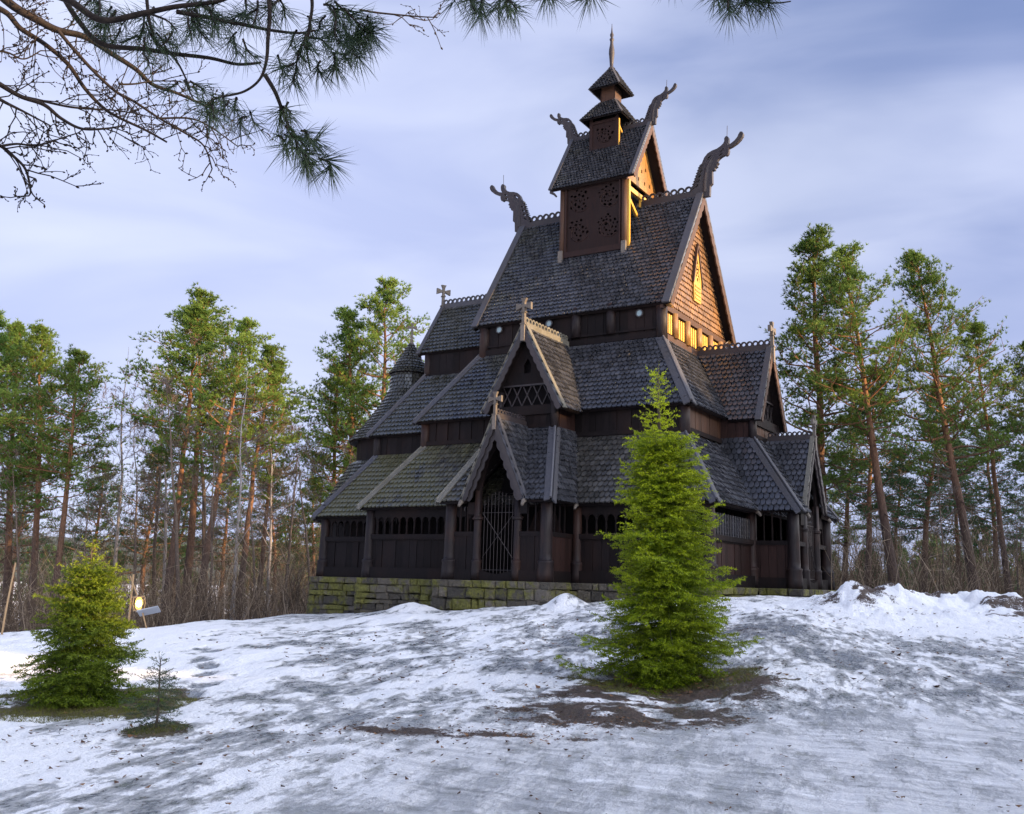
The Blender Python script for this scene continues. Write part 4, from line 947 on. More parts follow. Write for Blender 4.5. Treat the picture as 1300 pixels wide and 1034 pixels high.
# ================================================================== PLANTS
def leafmat(name, c0, c1, c2=None, tr=.25, rough=.6, scale=.8):
    m, nt, b = mat(name, rough, .25); geo = N(nt, 'ShaderNodeNewGeometry'); oi = N(nt, 'ShaderNodeObjectInfo')
    c = ramp(nt, noise(nt, coords(nt), scale, 4, .6), [(.35, c0), (.65, c1)])
    if c2:
        a_ = N(nt, 'ShaderNodeAttribute'); a_.attribute_name = 'tip'; c = mix(nt, a_.outputs['Fac'], c, c2)
    c = mix(nt, 1, c, ramp(nt, oi.outputs['Random'], [(0, .8), (1, 1.25)]), 'MULTIPLY')
    nt.links.new(c, b.inputs['Base Color'])
    t = N(nt, 'ShaderNodeBsdfTranslucent'); nt.links.new(c, t.inputs['Color']); ms = N(nt, 'ShaderNodeMixShader'); ms.inputs[0].default_value = tr
    out = nt.nodes['Material Output']; nt.links.new(b.outputs[0], ms.inputs[1]); nt.links.new(t.outputs[0], ms.inputs[2]); nt.links.new(ms.outputs[0], out.inputs['Surface']); return m
M['pine'] = leafmat('pine_needles', (.062, .125, .022), (.165, .240, .042), None, .3, .6, .45)
M['pine_dark'] = leafmat('pine_needles_dark', (.026, .066, .024), (.065, .125, .040), None, .2, .6, .5)
M['spruce'] = leafmat('spruce_needles', (.012, .050, .003), (.042, .120, .006), (.56, .64, .012), .25, .5, 1.6)
M['spruce_olive'] = leafmat('spruce_needles_olive', (.020, .050, .004), (.055, .100, .008), (.20, .25, .012), .25, .5, 1.6)
M['spruce_young'] = leafmat('spruce_needles_young', (.025, .055, .03), (.045, .08, .04), (.10, .13, .05), .2, .5, 1.6)
def barkmat(name, lo, hi, z0, z1):
    m, nt, b = mat(name, .85, .2); sx = N(nt, 'ShaderNodeSeparateXYZ'); nt.links.new(N(nt, 'ShaderNodeTexCoord').outputs['Object'], sx.inputs[0])
    g = math_(nt, 'ADD', sx.outputs['Z'], math_(nt, 'MULTIPLY', noise(nt, coords(nt), 1.2, 3), 3))
    mr = N(nt, 'ShaderNodeMapRange'); mr.inputs[1].default_value = z0; mr.inputs[2].default_value = z1; nt.links.new(g, mr.inputs[0])
    n_ = noise(nt, coords(nt, (9, 9, 2.5)), 2, 5, .7)
    c = mix(nt, mr.outputs[0], lo, hi); c = mix(nt, 1, c, ramp(nt, n_, [(.3, .45), (.7, 1.4)]), 'MULTIPLY')
    nt.links.new(c, b.inputs['Base Color']); bump(nt, b, n_, .04, .8); return m
M['pbark'] = barkmat('pine_bark', (.085, .060, .050), (.22, .110, .058), 5, 12)
M['dbark'] = barkmat('grey_bark', (.085, .065, .055), (.15, .115, .09), 2, 12)
M['bbark'] = barkmat('birch_bark', (.20, .18, .165), (.34, .31, .30), 2, 12)
M['twig'], _nt, _b = mat('brush_twigs', .85, .15)
_g = N(_nt, 'ShaderNodeNewGeometry'); _nt.links.new(ramp(_nt, _g.outputs['Random Per Island'], [(0, (.060, .042, .030)), (.6, (.155, .112, .076)), (1, (.32, .25, .18))]), _b.inputs['Base Color'])

class TB:
    """numpy tubes + leaf triangles"""
    def __init__(s, sides=3): s.v = []; s.q = []; s.n = 0; s.k = sides
    def tube(s, P, r):
        P = np.asarray(P, float); r = np.asarray(r, float); n = len(P); k = s.k
        T = np.gradient(P, axis=0); T /= np.linalg.norm(T, axis=1)[:, None]+1e-9
        ref = np.array([0, 0, 1.]) if abs(T[0, 2]) < .9 else np.array([1., 0, 0])
        B = np.cross(T, ref); B /= np.linalg.norm(B, axis=1)[:, None]+1e-9; C_ = np.cross(T, B)
        a = np.arange(k)*2*math.pi/k
        V_ = P[:, None, :]+r[:, None, None]*(np.cos(a)[None, :, None]*B[:, None, :]+np.sin(a)[None, :, None]*C_[:, None, :])
        i = np.arange(n-1)[:, None]*k; j = np.arange(k)[None, :]; j2 = (j+1) % k
        s.q.append((np.stack([i+j, i+j2, i+k+j2, i+k+j], -1)+s.n).reshape(-1, 4)); s.v.append(V_.reshape(-1, 3)); s.n += n*k
    def build(s, name, mt, parent=None, smooth=True):
        return np_mesh(name, np.concatenate(s.v), np.concatenate(s.q), mt, parent, smooth=smooth)
def unit(a): return a/(np.linalg.norm(a, axis=-1, keepdims=True)+1e-9)
def tufts(P, D, rng, n, L, w, spread=1.0, back=.15):
    """n slender needle-bundle triangles around each point P along direction D"""
    k = len(P); D = unit(D)[:, None, :]; rnd = unit(rng.normal(size=(k, n, 3)))
    d = unit(D*(1/spread)+rnd*.95); ln = L*rng.uniform(.6, 1.15, (k, n, 1)); side = unit(np.cross(d, unit(rng.normal(size=(k, n, 3)))))
    b = P[:, None, :]-d*ln*back
    v = np.stack([b+side*w/2, b-side*w/2, b+d*ln*.6+side*w*.45, b+d*ln], 2)   # kite-ish
    v = np.stack([b+side*w*.5, b-side*w*.5, b+d*ln], 2)
    return v.reshape(-1, 3)
def pine_proto(seed, H, crown0, R, tr, bend, nl=64, name='pine_tree', leaf='pine', detail=1., dead=10):
    rng = np.random.default_rng(seed); wd = TB(5); tw = TB(3)
    zt = np.linspace(0, 1, 12); az = rng.uniform(0, 6.28); bx = bend*H*(zt**1.7); wob = np.cumsum(rng.normal(0, .006*H, (12, 2)), 0)
    P = np.stack([bx*math.cos(az)+wob[:, 0]*zt, bx*math.sin(az)+wob[:, 1]*zt, zt*H], 1); rr = tr*(1-.86*zt)*(1+.35*np.exp(-zt*25))
    wd.k = 8; wd.tube(P, rr); TP = []; TD = []
    def tp(u): return np.array([np.interp(u, zt, P[:, c]) for c in range(3)])
    def limb(z, L, el, az, leafy=True):
        p = tp(z); r0 = max(.02, .20*tr*(1-z)+.012*L); d = np.array([math.cos(az)*math.cos(el), math.sin(az)*math.cos(el), math.sin(el)])
        pts = [p]; n = 6
        for i in range(n):
            d = unit(d+rng.normal(0, .16, 3)+np.array([0, 0, .07 if leafy else -.05])); p = p+d*L/n; pts.append(p)
        pts = np.array(pts); tw.tube(pts, np.linspace(r0, r0*.2, n+1))
        if not leafy: return
        ns = int(rng.integers(6, 10)*detail)+1
        for s_ in range(ns):
            u = rng.uniform(.25, 1.); k = u*n; i0 = min(int(k), n-1); q = pts[i0]+(pts[i0+1]-pts[i0])*(k-i0)
            dd = unit(unit(pts[i0+1]-pts[i0])*.6+rng.normal(0, .7, 3)*np.array([1, 1, .35])+np.array([0, 0, .25])); Ls = L*rng.uniform(.16, .34)+.15
            e1 = q+dd*Ls*.5; e2 = e1+unit(dd+rng.normal(0, .3, 3)+np.array([0, 0, .25]))*Ls*.5
            tw.tube([q, e1, e2], [r0*.3, r0*.2, .008]); m_ = int(rng.integers(6, 11)*detail*(.6+.5*Ls))+2
            uu = rng.uniform(.25, 1.1, (m_, 1)); pp = np.where(uu < .5, q+(e1-q)*uu*2, e1+(e2-e1)*(uu-.5)*2)+rng.normal(0, 1, (m_, 3))*np.array([.16, .16, .07])*(.7+.3*Ls)
            TP.append(pp); TD.append(np.repeat((unit(dd)+np.array([0, 0, .55]))[None], m_, 0)+rng.normal(0, .35, (m_, 3)))
    for i in range(nl):
        u = ((i+rng.uniform(0, 1))/nl); z = crown0+(1-crown0)*u**.9*.985
        prof = 1.08*(1-u)**.72+.06 if u > .22 else .62+.30*u/.22
        limb(z, R*prof*rng.uniform(.45, 1.2)+.25, R_(rng.uniform(-12, 22)+45*u**2), i*2.399+rng.uniform(-.5, .5))
    for i in range(dead): limb(rng.uniform(.22, crown0+.1), R*rng.uniform(.2, .5), R_(rng.uniform(-25, 15)), rng.uniform(0, 6.28), False)
    TP = np.concatenate(TP); TD = np.concatenate(TD); TV = tufts(TP, TD, rng, 8, .23, .042)
    root = empty(name); 
    vA = np.concatenate(wd.v+[x for x in tw.v]); off = wd.n; q = np.concatenate(wd.q+[x+off for x in tw.q])
    np_mesh('trunk', vA, q, M['pbark'], root, smooth=True)
    np_mesh('crown', TV, np.arange(len(TV)).reshape(-1, 3), M[leaf], root)
    return root
def bare_proto(seed, H, tr, spread, name, bark, levels=4, up=.25, nb=13):
    rng = np.random.default_rng(seed); big = TB(6); tw = TB(3)
    zt = np.linspace(0, 1, 10); wob = np.cumsum(rng.normal(0, .01*H, (10, 2)), 0); P = np.stack([wob[:, 0]*zt, wob[:, 1]*zt, zt*H], 1)
    big.tube(P, tr*(1-.93*zt)*(1+.3*np.exp(-zt*25)))
    def grow(p, d, L, r, lv):
        n = 4; pts = [p]
        for i in range(n): d = unit(d+rng.normal(0, .17, 3)+np.array([0, 0, up*.3])); p = p+d*L/n; pts.append(p)
        pts = np.array(pts); (big if lv == 1 else tw).tube(pts, np.linspace(r, max(.006, r*.3), n+1))
        if lv >= levels: return
        for k in range(int(rng.integers(4, 7))):
            u = rng.uniform(.25, 1)*n; i0 = min(int(u), n-1); q = pts[i0]+(pts[i0+1]-pts[i0])*(u-i0)
            grow(q, unit(unit(pts[i0+1]-pts[i0])+rng.normal(0, .55, 3)+np.array([0, 0, up])), L*rng.uniform(.35, .6), max(.009, r*.45), lv+1)
    for i in range(nb):
        z = rng.uniform(.28, .97); p = np.array([np.interp(z, zt, P[:, c]) for c in range(3)]); a_ = i*2.4+rng.uniform(-.4, .4); el = R_(rng.uniform(30, 60))
        grow(p, np.array([math.cos(a_)*math.cos(el), math.sin(a_)*math.cos(el), math.sin(el)]), spread*H*(1.05-z)*rng.uniform(.6, 1.1)+.6, tr*.35*(1.1-z), 1)
    root = empty(name); np_mesh('trunk', np.concatenate(big.v), np.concatenate(big.q), M[bark], root, smooth=True)
    np_mesh('twigs', np.concatenate(tw.v), np.concatenate(tw.q), M['dbark'], root); return root
def copy_tree(src):
    r = src.copy(); COL.objects.link(r)
    for ch in [o for o in bpy.data.objects if o.parent == src]:
        c = ch.copy(); COL.objects.link(c); c.parent = r
    return r
used = set()
def plant(proto, px, py_top, t, px_top=None, label=None, cat='tree', group=None, H0=18., wide=1., rz=None, base_py=720):
    o = proto if proto.name not in used else copy_tree(proto); used.add(proto.name); used.add(o.name)
    b_ = at(px, base_py, t); z = gz(b_.x, b_.y)-.1; top = at(px_top if px_top is not None else px, py_top, t)
    o.location = (b_.x, b_.y, z); H = top.z-z; k = H/H0
    d = V((top.x-b_.x, top.y-b_.y, H)); q = V((0, 0, 1)).rotation_difference(d.normalized())
    r_ = rz if rz is not None else random.uniform(0, 6.28)
    o.rotation_mode = 'QUATERNION'; o.rotation_quaternion = q @ Matrix.Rotation(r_, 3, 'Z').to_quaternion(); o.scale = (k*wide, k*wide, k)
    tag(o, label, cat, group); return o
PA = pine_proto(1, 18, .42, 3.6, .25, 0, 70); PB = pine_proto(2, 18, .48, 3.2, .22, .01, 58); PC = pine_proto(3, 18, .34, 3.9, .27, .0, 82)
PD = pine_proto(4, 18, .34, 3.6, .24, 0, 74, leaf='pine_dark'); PE = pine_proto(5, 18, .50, 2.8, .20, .015, 46); PF = pine_proto(6, 18, .28, 3.3, .26, 0, 84)
BA = bare_proto(11, 16, .16, .30, 'bare_tree', 'dbark'); BB = bare_proto(12, 16, .13, .20, 'birch_tree', 'bbark', 4, .05, 17); BC = bare_proto(13, 14, .14, .36, 'bare_tree', 'dbark', 4, .2, 11)
GR = 'pines standing right of the church'; GL = 'pines in the wood left of the church'
# right of the church
plant(PF, 1047, 290, 48, 1032, 'tall pine directly right of the church, its orange trunk behind the small gable', group=GR, wide=1.12)
plant(PA, 1138, 322, 45, 1068, 'tall pine with a straight orange trunk leaning left, second from the church on its right', group=GR, wide=1.05)
plant(PC, 1238, 324, 46, 1165, 'tall pine with a grey trunk leaning left and a pointed top, beyond the snow bank', group=GR, wide=.95)
plant(PE, 1280, 415, 49, 1238, 'slim pine with a thin crooked reddish trunk near the right edge', group=GR, wide=1.15)
plant(PB, 1322, 440, 47, 1296, 'pine cut by the right edge of the picture, only part of its crown in view', group=GR)
plant(PD, 1100, 470, 58, 1104, 'shorter dark pine between the two tallest pines on the right', group=GR, wide=1.2)
plant(PD, 1170, 500, 60, 1178, 'dark pine behind the gap between the two leaning pines on the right', group=GR, wide=1.3)
plant(PD, 1262, 530, 62, 1262, 'low dark pine behind the slim crooked pine', group=GR, wide=1.3)
plant(PF, 1070, 520, 66, 1072, 'low green pine close beside the church, filling the gap under the tall one', group=GR, wide=1.2)
plant(PD, 1215, 560, 70, 1212, 'small dark pine low behind the grey trunked pine', group=GR, wide=1.4)
plant(PD, 1135, 575, 74, 1132, 'small dark pine low behind the straight orange trunk', group=GR, wide=1.4)
plant(PD, 1305, 560, 66, 1302, 'small dark pine low at the right edge', group=GR, wide=1.3)
# behind the church on its left
plant(PA, 486, 362, 62, 490, 'tallest pine close behind the church turret, bright orange trunk', group=GL, wide=1.0)
plant(PF, 450, 402, 64, 452, 'broad green pine just left of the orange trunked pine behind the turret', group=GL, wide=1.1)
plant(PC, 424, 470, 66, 430, 'shorter pine at the left foot of the broad pine beside the turret', group=GL, wide=1.0)
plant(BC, 440, 500, 55, 428, 'bare shrubby tree whose branches cross the gap left of the church', group='bare trees left of the church')
plant(BA, 400, 510, 60, 385, 'bare grey tree standing alone in the gap left of the church', group='bare trees left of the church')
# left wood
plant(BC, 180, 470, 57, 176, 'bare spreading tree between the pale birch and the middle clump', group='bare trees left of the church')
plant(BA, 235, 440, 52, 225, 'bare dark tree in front of the leftmost leaning pine', group='bare trees left of the church')
plant(BB, 345, 455, 56, 352, 'slender pale birch at the right end of the middle clump', 'birch', 'bare trees left of the church')
plant(BC, 110, 520, 55, 118, 'low bare tree at the right edge of the far left clump', group='bare trees left of the church')
plant(PA, -12, 405, 56, -8, 'pine cut by the left edge of the picture', group=GL, wide=1.1)
plant(PC, 18, 418, 60, 28, 'broad pine at the far left, first whole trunk from the edge', group=GL)
plant(PB, 48, 425, 57, 72, 'pine with a reddish trunk, second whole trunk from the left edge', group=GL, wide=1.1)
plant(PB, 72, 452, 54, 112, 'pine with a thick trunk leaning right, at the right end of the far left clump', group=GL, wide=1.15)
plant(BB, 148, 392, 62, 165, 'tall pale birch standing alone between the two clumps of pines', 'birch', 'bare trees left of the church')
plant(BA, 205, 420, 66, 195, 'bare grey tree at the left end of the middle clump of pines', group='bare trees left of the church')
plant(PE, 214, 392, 55, 258, 'pine with a pale forked looking trunk leaning right, leftmost of the middle clump', group=GL, wide=1.25)
plant(PB, 240, 378, 60, 275, 'tallest pine of the middle clump, left of its centre', group=GL, wide=1.15)
plant(PA, 252, 412, 54, 316, 'pine leaning right with a long red trunk in the middle clump', group=GL, wide=1.0)
plant(PE, 305, 440, 56, 342, 'pine with a thin wavy trunk, right of the long red trunk', group=GL, wide=1.2)
plant(PB, 330, 470, 62, 362, 'pine at the right end of the middle clump', group=GL, wide=.9)
plant(BA, 268, 372, 58, 262, 'bare tree with fine twigs rising above the middle clump', group='bare trees left of the church')
plant(BB, 300, 430, 50, 312, 'pale thin birch in front of the middle clump', 'birch', 'bare trees left of the church')
plant(BC, 365, 480, 58, 372, 'bare spreading tree right of the middle clump', group='bare trees left of the church')
for i, (px, py, t, lab) in enumerate([(185, 575, 78, 'small dark pine seen under the birch branches'), (352, 600, 80, 'small dark pine low at the right end of the middle clump'), (120, 590, 82, 'small dark pine low between the left clump and the birch'),
        (225, 600, 84, 'small dark pine low behind the leftmost leaning trunk'), (400, 610, 76, 'small dark pine low in the gap beside the church'), (285, 590, 85, 'small dark pine low behind the red trunks'), (20, 580, 80, 'small dark pine low at the left edge')]):
    plant(PD, px, py, t, px+4, lab, group=GL, wide=1.35)

plant(BA, 270, 520, 50, 285, 'low bare dark tree in front of the long red pine trunk', group='bare trees left of the church')
plant(BC, 40, 500, 53, 35, 'bare spreading tree in front of the far left pines', group='bare trees left of the church')
plant(BB, 215, 425, 64, 212, 'thin pale birch just left of the middle clump', 'birch', 'bare trees left of the church')
plant(BA, 330, 545, 49, 322, 'low bare tree with arching branches at the right of the middle clump', group='bare trees left of the church')
plant(BA, 1195, 560, 42, 1200, 'low bare tree in front of the gap between the two leaning pines on the right', group='bare trees right of the church')
plant(BC, 1290, 600, 41, 1284, 'low bare shrubby tree near the right edge behind the snow bank', group='bare trees right of the church')
# brushwood and far wood: masses nobody could count
def brush(name, areas, seed, hmin, hmax, label):
    rng = np.random.default_rng(seed); tb = TB(3)
    for (px0, px1, t0, t1, n) in areas:
        for i in range(n):
            px = rng.uniform(px0, px1); t = rng.uniform(t0, t1); b_ = at(px, 740, t); h = rng.uniform(hmin, hmax); p = np.array([b_.x, b_.y, gz(b_.x, b_.y)-.1]); d = unit(np.array([rng.normal(0, .25), rng.normal(0, .25), 1.])); pts = [p]
            for k in range(4): d = unit(d+rng.normal(0, .14, 3)); p = p+d*h/4; pts.append(p)
            tb.tube(pts, np.linspace(.022, .006, 5))
            for k in range(5):
                u = rng.integers(1, 5); q = pts[u]; dd = unit(d+rng.normal(0, .6, 3)); e = q+dd*h*.22; tb.tube([q, e, e+unit(dd+rng.normal(0, .4, 3))*h*.15], [.010, .008, .005])
    o = tb.build(name, M['twig'], None, False); return tag(o, label, 'brushwood', None, 'stuff')
brush('brushwood', [(-60, 400, 42, 60, 950), (-60, 430, 60, 90, 1200), (1040, 1330, 36, 60, 350)], 21, 1.0, 3.4, 'brown tangle of leafless brushwood under the trees')
brush('undergrowth', [(-60, 420, 60, 95, 600), (1040, 1330, 60, 95, 260)], 22, 4., 8.5, 'tall thin leafless saplings crowding between the trunks')
def farwood(name, spots, seed, label):
    rng = np.random.default_rng(seed); VV = []; tb = TB(4)
    for (px, t, H) in spots:
        b_ = at(px, 740, t); z = gz(b_.x, b_.y)-.2; tb.tube([[b_.x, b_.y, z], [b_.x+rng.normal(0, .4), b_.y, z+H]], [.2, .04])
        n = int(260); u = rng.uniform(.15, 1, n); r_ = (1-u)**.6*H*.20+.3; a_ = rng.uniform(0, 6.28, n); rr = r_*rng.uniform(.2, 1, n)**.5
        P_ = np.stack([b_.x+rr*np.cos(a_), b_.y+rr*np.sin(a_), z+u*H], 1); VV.append(tufts(P_, np.stack([np.cos(a_), np.sin(a_), np.full(n, .5)], 1), rng, 6, .75, .22))
    v1 = np.concatenate(tb.v); q1 = np.concatenate(tb.q); VV = np.concatenate(VV)
    o = np_mesh(name, VV, np.arange(len(VV)).reshape(-1, 3), M['pine_dark']); w_ = np_mesh('trunks', v1, q1, M['dbark'], o); return tag(o, label, 'wood', None, 'stuff')
rg = random.Random(5)
farwood('distant_wood', [(rg.uniform(-120, 440), rg.uniform(95, 150), rg.uniform(5, 10)) for i in range(30)]+[(rg.uniform(1040, 1400), rg.uniform(85, 140), rg.uniform(4, 9)) for i in range(24)], 31, 'far wood of dark conifers closing the view behind the trees')

# unseen trees added west of the frame to keep low sun off the ground
def shadewood(spots, seed):
    rng = np.random.default_rng(seed); VV = []; tb = TB(5)
    for (x, y, zt) in spots:
        z = gz(x, y)-.2; H = zt-z; tb.tube([[x, y, z], [x, y, z+H]], [.2, .03]); n = int(60*H); u = rng.uniform(.05, 1, n); r_ = (1-u)**.6*min(3.2, H*.3)+.25; a_ = rng.uniform(0, 6.28, n); rr = r_*rng.uniform(.1, 1, n)**.5
        VV.append(tufts(np.stack([x+rr*np.cos(a_), y+rr*np.sin(a_), z+u*H], 1), np.stack([np.cos(a_), np.sin(a_), np.full(n, .4)], 1), rng, 6, .8, .22))
    VV = np.concatenate(VV); o = np_mesh('shade_wood', VV, np.arange(len(VV)).reshape(-1, 3), M['pine_dark']); np_mesh('trunks', np.concatenate(tb.v), np.concatenate(tb.q), M['dbark'], o)
    return tag(o, 'unseen belt of conifers added beyond the right of the view to block low sun', 'wood', None, 'stuff')
rg = random.Random(15); sp_ = []
for row in range(3):
    y = -60.
    while y < 60:
        x = 48+row*3.2+rg.uniform(-1, 1)
        zt_ = (16.7 if y > -16.0 else 8.45)+rg.uniform(-1.3, .8)+row*.3
        sp_.append((x, y, zt_)); y += rg.uniform(1.7, 2.6)
shadewood(sp_, 61)

# ---- spruces in the foreground
def spruce(name, seed, base, H, R, leaf, label, whorl=.15, nb=7, dens=1., spike=.22, nl=.040, nw=.0125, power=.85, droop=.0):
    rng = np.random.default_rng(seed); root = empty(name, base, 0, label, 'spruce tree'); tb = TB(3); S0 = []; S1 = []; TIP = []
    tr = TB(7); zt = np.linspace(0, 1, 14); P = np.stack([.012*H*np.sin(zt*5), .01*H*np.sin(zt*4+1), zt*H], 1); tr.tube(P, .016*H*(1-zt)**.8+.004)
    tr.build('trunk', M['dbark'], root)
    def seg(a, b_, tip): S0.append(a); S1.append(b_); TIP.append(tip)
    seg(P[-2], P[-1], 1.); seg(P[-3], P[-2], .9)
    z = .025*H; w = 0
    while z < H*.965:
        u = z/H; L = R*((1-u)**power)*1.0+.04
        if u < .08: L *= .85+.15*u/.08
        k = nb if u < .85 else 5
        if u > 1-spike*1.2: k = 5
        for i in range(k):
            a_ = 6.283*(i+rng.uniform(-.3, .3))/k+w*1.1; Lb = L*rng.uniform(.60, 1.12)*(1.28 if rng.random() < .10 else 1)*(1+.12*math.sin(a_*2+w*.35)+.08*math.sin(a_*3-w*.5)); el = R_(-16+18*u+48*u**3+rng.uniform(-8, 8))
            d = np.array([math.cos(a_)*math.cos(el), math.sin(a_)*math.cos(el), math.sin(el)]); p = np.array([np.interp(u, zt, P[:, c]) for c in range(3)])+np.array([0, 0, rng.uniform(-.04, .04)]); n = max(3, int(Lb/.09)); pts = [p]
            for j in range(n):
                d = unit(d+np.array([0, 0, (.10 if j > n*.45 else -.03)])+rng.normal(0, .05, 3)); p = p+d*Lb/n; pts.append(p)
            tb.tube(pts, np.linspace(.010*max(.3, Lb), .002, n+1)); young = u > 1-spike
            up_ = np.array([0, 0, 1.])
            for j in range(1, n+1):
                fr_ = j/n; tip = (.10+.90*fr_**2)*(.12+.88*u**.8)  # paler shoot tips, dimmed inward and downward: shade painted into the colour
                if young: tip = .9
                seg(pts[j-1], pts[j], tip)
                if fr_ < .12 and not young: continue
                axis = unit(pts[j]-pts[j-1]); sd = unit(np.cross(axis, up_))
                lt = min(.40, .52*Lb*(1.08-fr_)+.07)*rng.uniform(.6, 1.15)
                if young: lt *= .7
                for sgn in (-1, 1):
                    if young and rng.random() < .35: continue
                    dd = unit(axis*.75+sd*sgn*.85+rng.normal(0, .14, 3)+up_*rng.uniform(-.50, .08)); q = pts[j-1]+(pts[j]-pts[j-1])*rng.uniform(0, 1); e = q+dd*lt; seg(q, e, min(1, tip+.12)); 
                    if lt > .11:
                        s2 = unit(np.cross(dd, up_))
                        for g_ in (.3, .55, .8):
                            for sg in (-1, 1):
                                f2 = unit(dd*.8+s2*sg*.75+rng.normal(0, .15, 3)+up_*rng.uniform(-.3, .15)); q2 = q+(e-q)*g_; seg(q2, q2+f2*lt*(1.05-g_)*.62, min(1, tip+.18))
        z += whorl*(.75+.5*rng.random())*(.55+.75*(1-u) if u < .8 else (1. if u < .9 else 1.1)); w += 1
    A_ = np.array(S0); B_ = np.array(S1); tp = np.array(TIP); ln = np.linalg.norm(B_-A_, axis=1); cnt = np.maximum(3, (ln*66*dens)).astype(int); ii = np.repeat(np.arange(len(A_)), cnt)
    f_ = rng.uniform(-.02, 1.05, len(ii))[:, None]; ax = unit(B_-A_)[ii]; c = A_[ii]+(B_-A_)[ii]*f_; rnd = unit(rng.normal(size=(len(ii), 3))); rnd = unit(rnd-ax*np.sum(rnd*ax, 1)[:, None])
    d = unit(ax*.75+rnd*.9+np.array([0, 0, .12])); sd = unit(np.cross(d, rng.normal(size=d.shape))); L_ = nl*rng.uniform(.7, 1.2, len(ii))[:, None]
    v = np.stack([c+sd*nw/2, c-sd*nw/2, c+d*L_], 1).reshape(-1, 3); tv = np.repeat(np.clip(tp[ii]*rng.uniform(.5, 1.1, len(ii)), 0, 1), 3)
    np_mesh('needles', v, np.arange(len(v)).reshape(-1, 3), M[leaf], root, attrs=dict(tip=tv)); tb.build('branches', M['dbark'], root)
    print(name, 'needles', len(ii)); return root
def base_of(p, dz=0): return (p.x, p.y, gz(p.x, p.y)-.03)
spruce('spruce_tree', 1, base_of(SP1), at(838, 458, 15).z*0+ (at(838, 460, (V((SP1.x-CAM.x, SP1.y-CAM.y, 0))).dot(FH)).z-gz(SP1.x, SP1.y)), 1.22, 'spruce', 'tall bright green young spruce in front of the church, yellow green towards its thin top', .135, 17, 1.0, .22, power=.66)
spruce('spruce_tree', 2, base_of(SP2), (at(100, 682, (V((SP2.x-CAM.x, SP2.y-CAM.y, 0))).dot(FH)).z-gz(SP2.x, SP2.y)), 1.02, 'spruce_olive', 'squat olive green spruce at the lower left beside the yellow lamp', .11, 14, 1.0, .16, power=.72)
spruce('spruce_sapling', 3, base_of(SP3), (at(203, 830, (V((SP3.x-CAM.x, SP3.y-CAM.y, 0))).dot(FH)).z-gz(SP3.x, SP3.y)), .40, 'spruce_young', 'tiny sparse spruce sapling poking out of the snow, lower left', .085, 6, .9, .2, .026, .0075, .7)

# ---- grass and leaf litter
rng = np.random.default_rng(8)
def scatter_grass():
    P_ = []
    for c_, rx, n in ((SP1, 1.5, 5200), (SP2, 1.45, 5200), (SP3, .35, 300)):
        a_ = rng.uniform(0, 6.28, n); r_ = rx*np.sqrt(rng.uniform(0, 1, n)); P_.append(np.stack([c_.x+r_*np.cos(a_), c_.y+r_*np.sin(a_)], 1))
    P_ = np.concatenate(P_); z = ground(P_[:, 0], P_[:, 1]); s_, t_ = st(P_[:, 0], P_[:, 1])
    keep = fbm(s_*1.6, t_*1.6, 4, 40) < .62; P_ = P_[keep]; z = z[keep]; P3 = np.stack([P_[:, 0], P_[:, 1], z-.01], 1)
    return tufts(P3, np.tile([[0, 0, 1.4]], (len(P3), 1)), rng, 4, .06, .006, 1.0, 0)
gv = scatter_grass(); M['grass'] = leafmat('short_grass', (.07, .075, .02), (.15, .15, .035), None, .2, .7, 4)
tag(np_mesh('grass', gv, np.arange(len(gv)).reshape(-1, 3), M['grass']), 'short olive grass showing round the spruces', 'grass', None, 'stuff')
def leaves():
    vs_ = []; n = 3000; s_ = rng.uniform(-8, 13, n); t_ = rng.uniform(7, 26, n)
    pxl = PPX+FPX*s_/t_; keep = (rng.uniform(0, 1, n) < np.where(pxl > 420, .55, .15)); s_ = s_[keep]; t_ = t_[keep]
    for p in (SP1, SP3):
        q, w_ = st(np.array([p.x]), np.array([p.y])); s_ = np.concatenate([s_, q+rng.normal(0, 1.2, 260)]); t_ = np.concatenate([t_, w_-.8+rng.normal(0, .9, 260)])
    for (u, v, k) in ((765, 918, 220), (510, 928, 120), (640, 935, 120)):
        p = hit(u, v); q, w_ = st(np.array([p.x]), np.array([p.y])); s_ = np.concatenate([s_, q+rng.normal(0, .8, k)]); t_ = np.concatenate([t_, w_+rng.normal(0, .35, k)])
    x = CAM.x+s_*RH.x+t_*FH.x; y = CAM.y+s_*RH.y+t_*FH.y; z = ground(x, y)+.006
    for k in range(len(x)):
        a_ = rng.uniform(0, 6.28); L = rng.uniform(.012, .034)*(1.7 if t_[k] > 15 else 1); w_ = L*rng.uniform(.4, .8); tl = rng.normal(0, .2, 2); cu = rng.uniform(.0, .5)*L
        for (uu, vv, h) in ((-L, 0, cu), (0, -w_, 0.), (L, 0, cu), (0, w_, .2*cu)):
            vs_.append((x[k]+uu*math.cos(a_)-vv*math.sin(a_), y[k]+uu*math.sin(a_)+vv*math.cos(a_), z[k]+.01+h+uu*tl[0]+vv*tl[1]))
    return np.array(vs_)
lv = leaves(); m, nt, b = mat('dead_leaf', .8, .2); g_ = N(nt, 'ShaderNodeNewGeometry')
nt.links.new(ramp(nt, g_.outputs['Random Per Island'], [(0, (.035, .02, .014)), (.6, (.10, .05, .028)), (1, (.24, .13, .06))]), b.inputs['Base Color']); M['leaf'] = m
tag(np_mesh('fallen_leaves', lv, np.arange(len(lv)).reshape(-1, 4), M['leaf']), 'brown fallen leaves scattered over the icy snow', 'leaf litter', None, 'stuff')

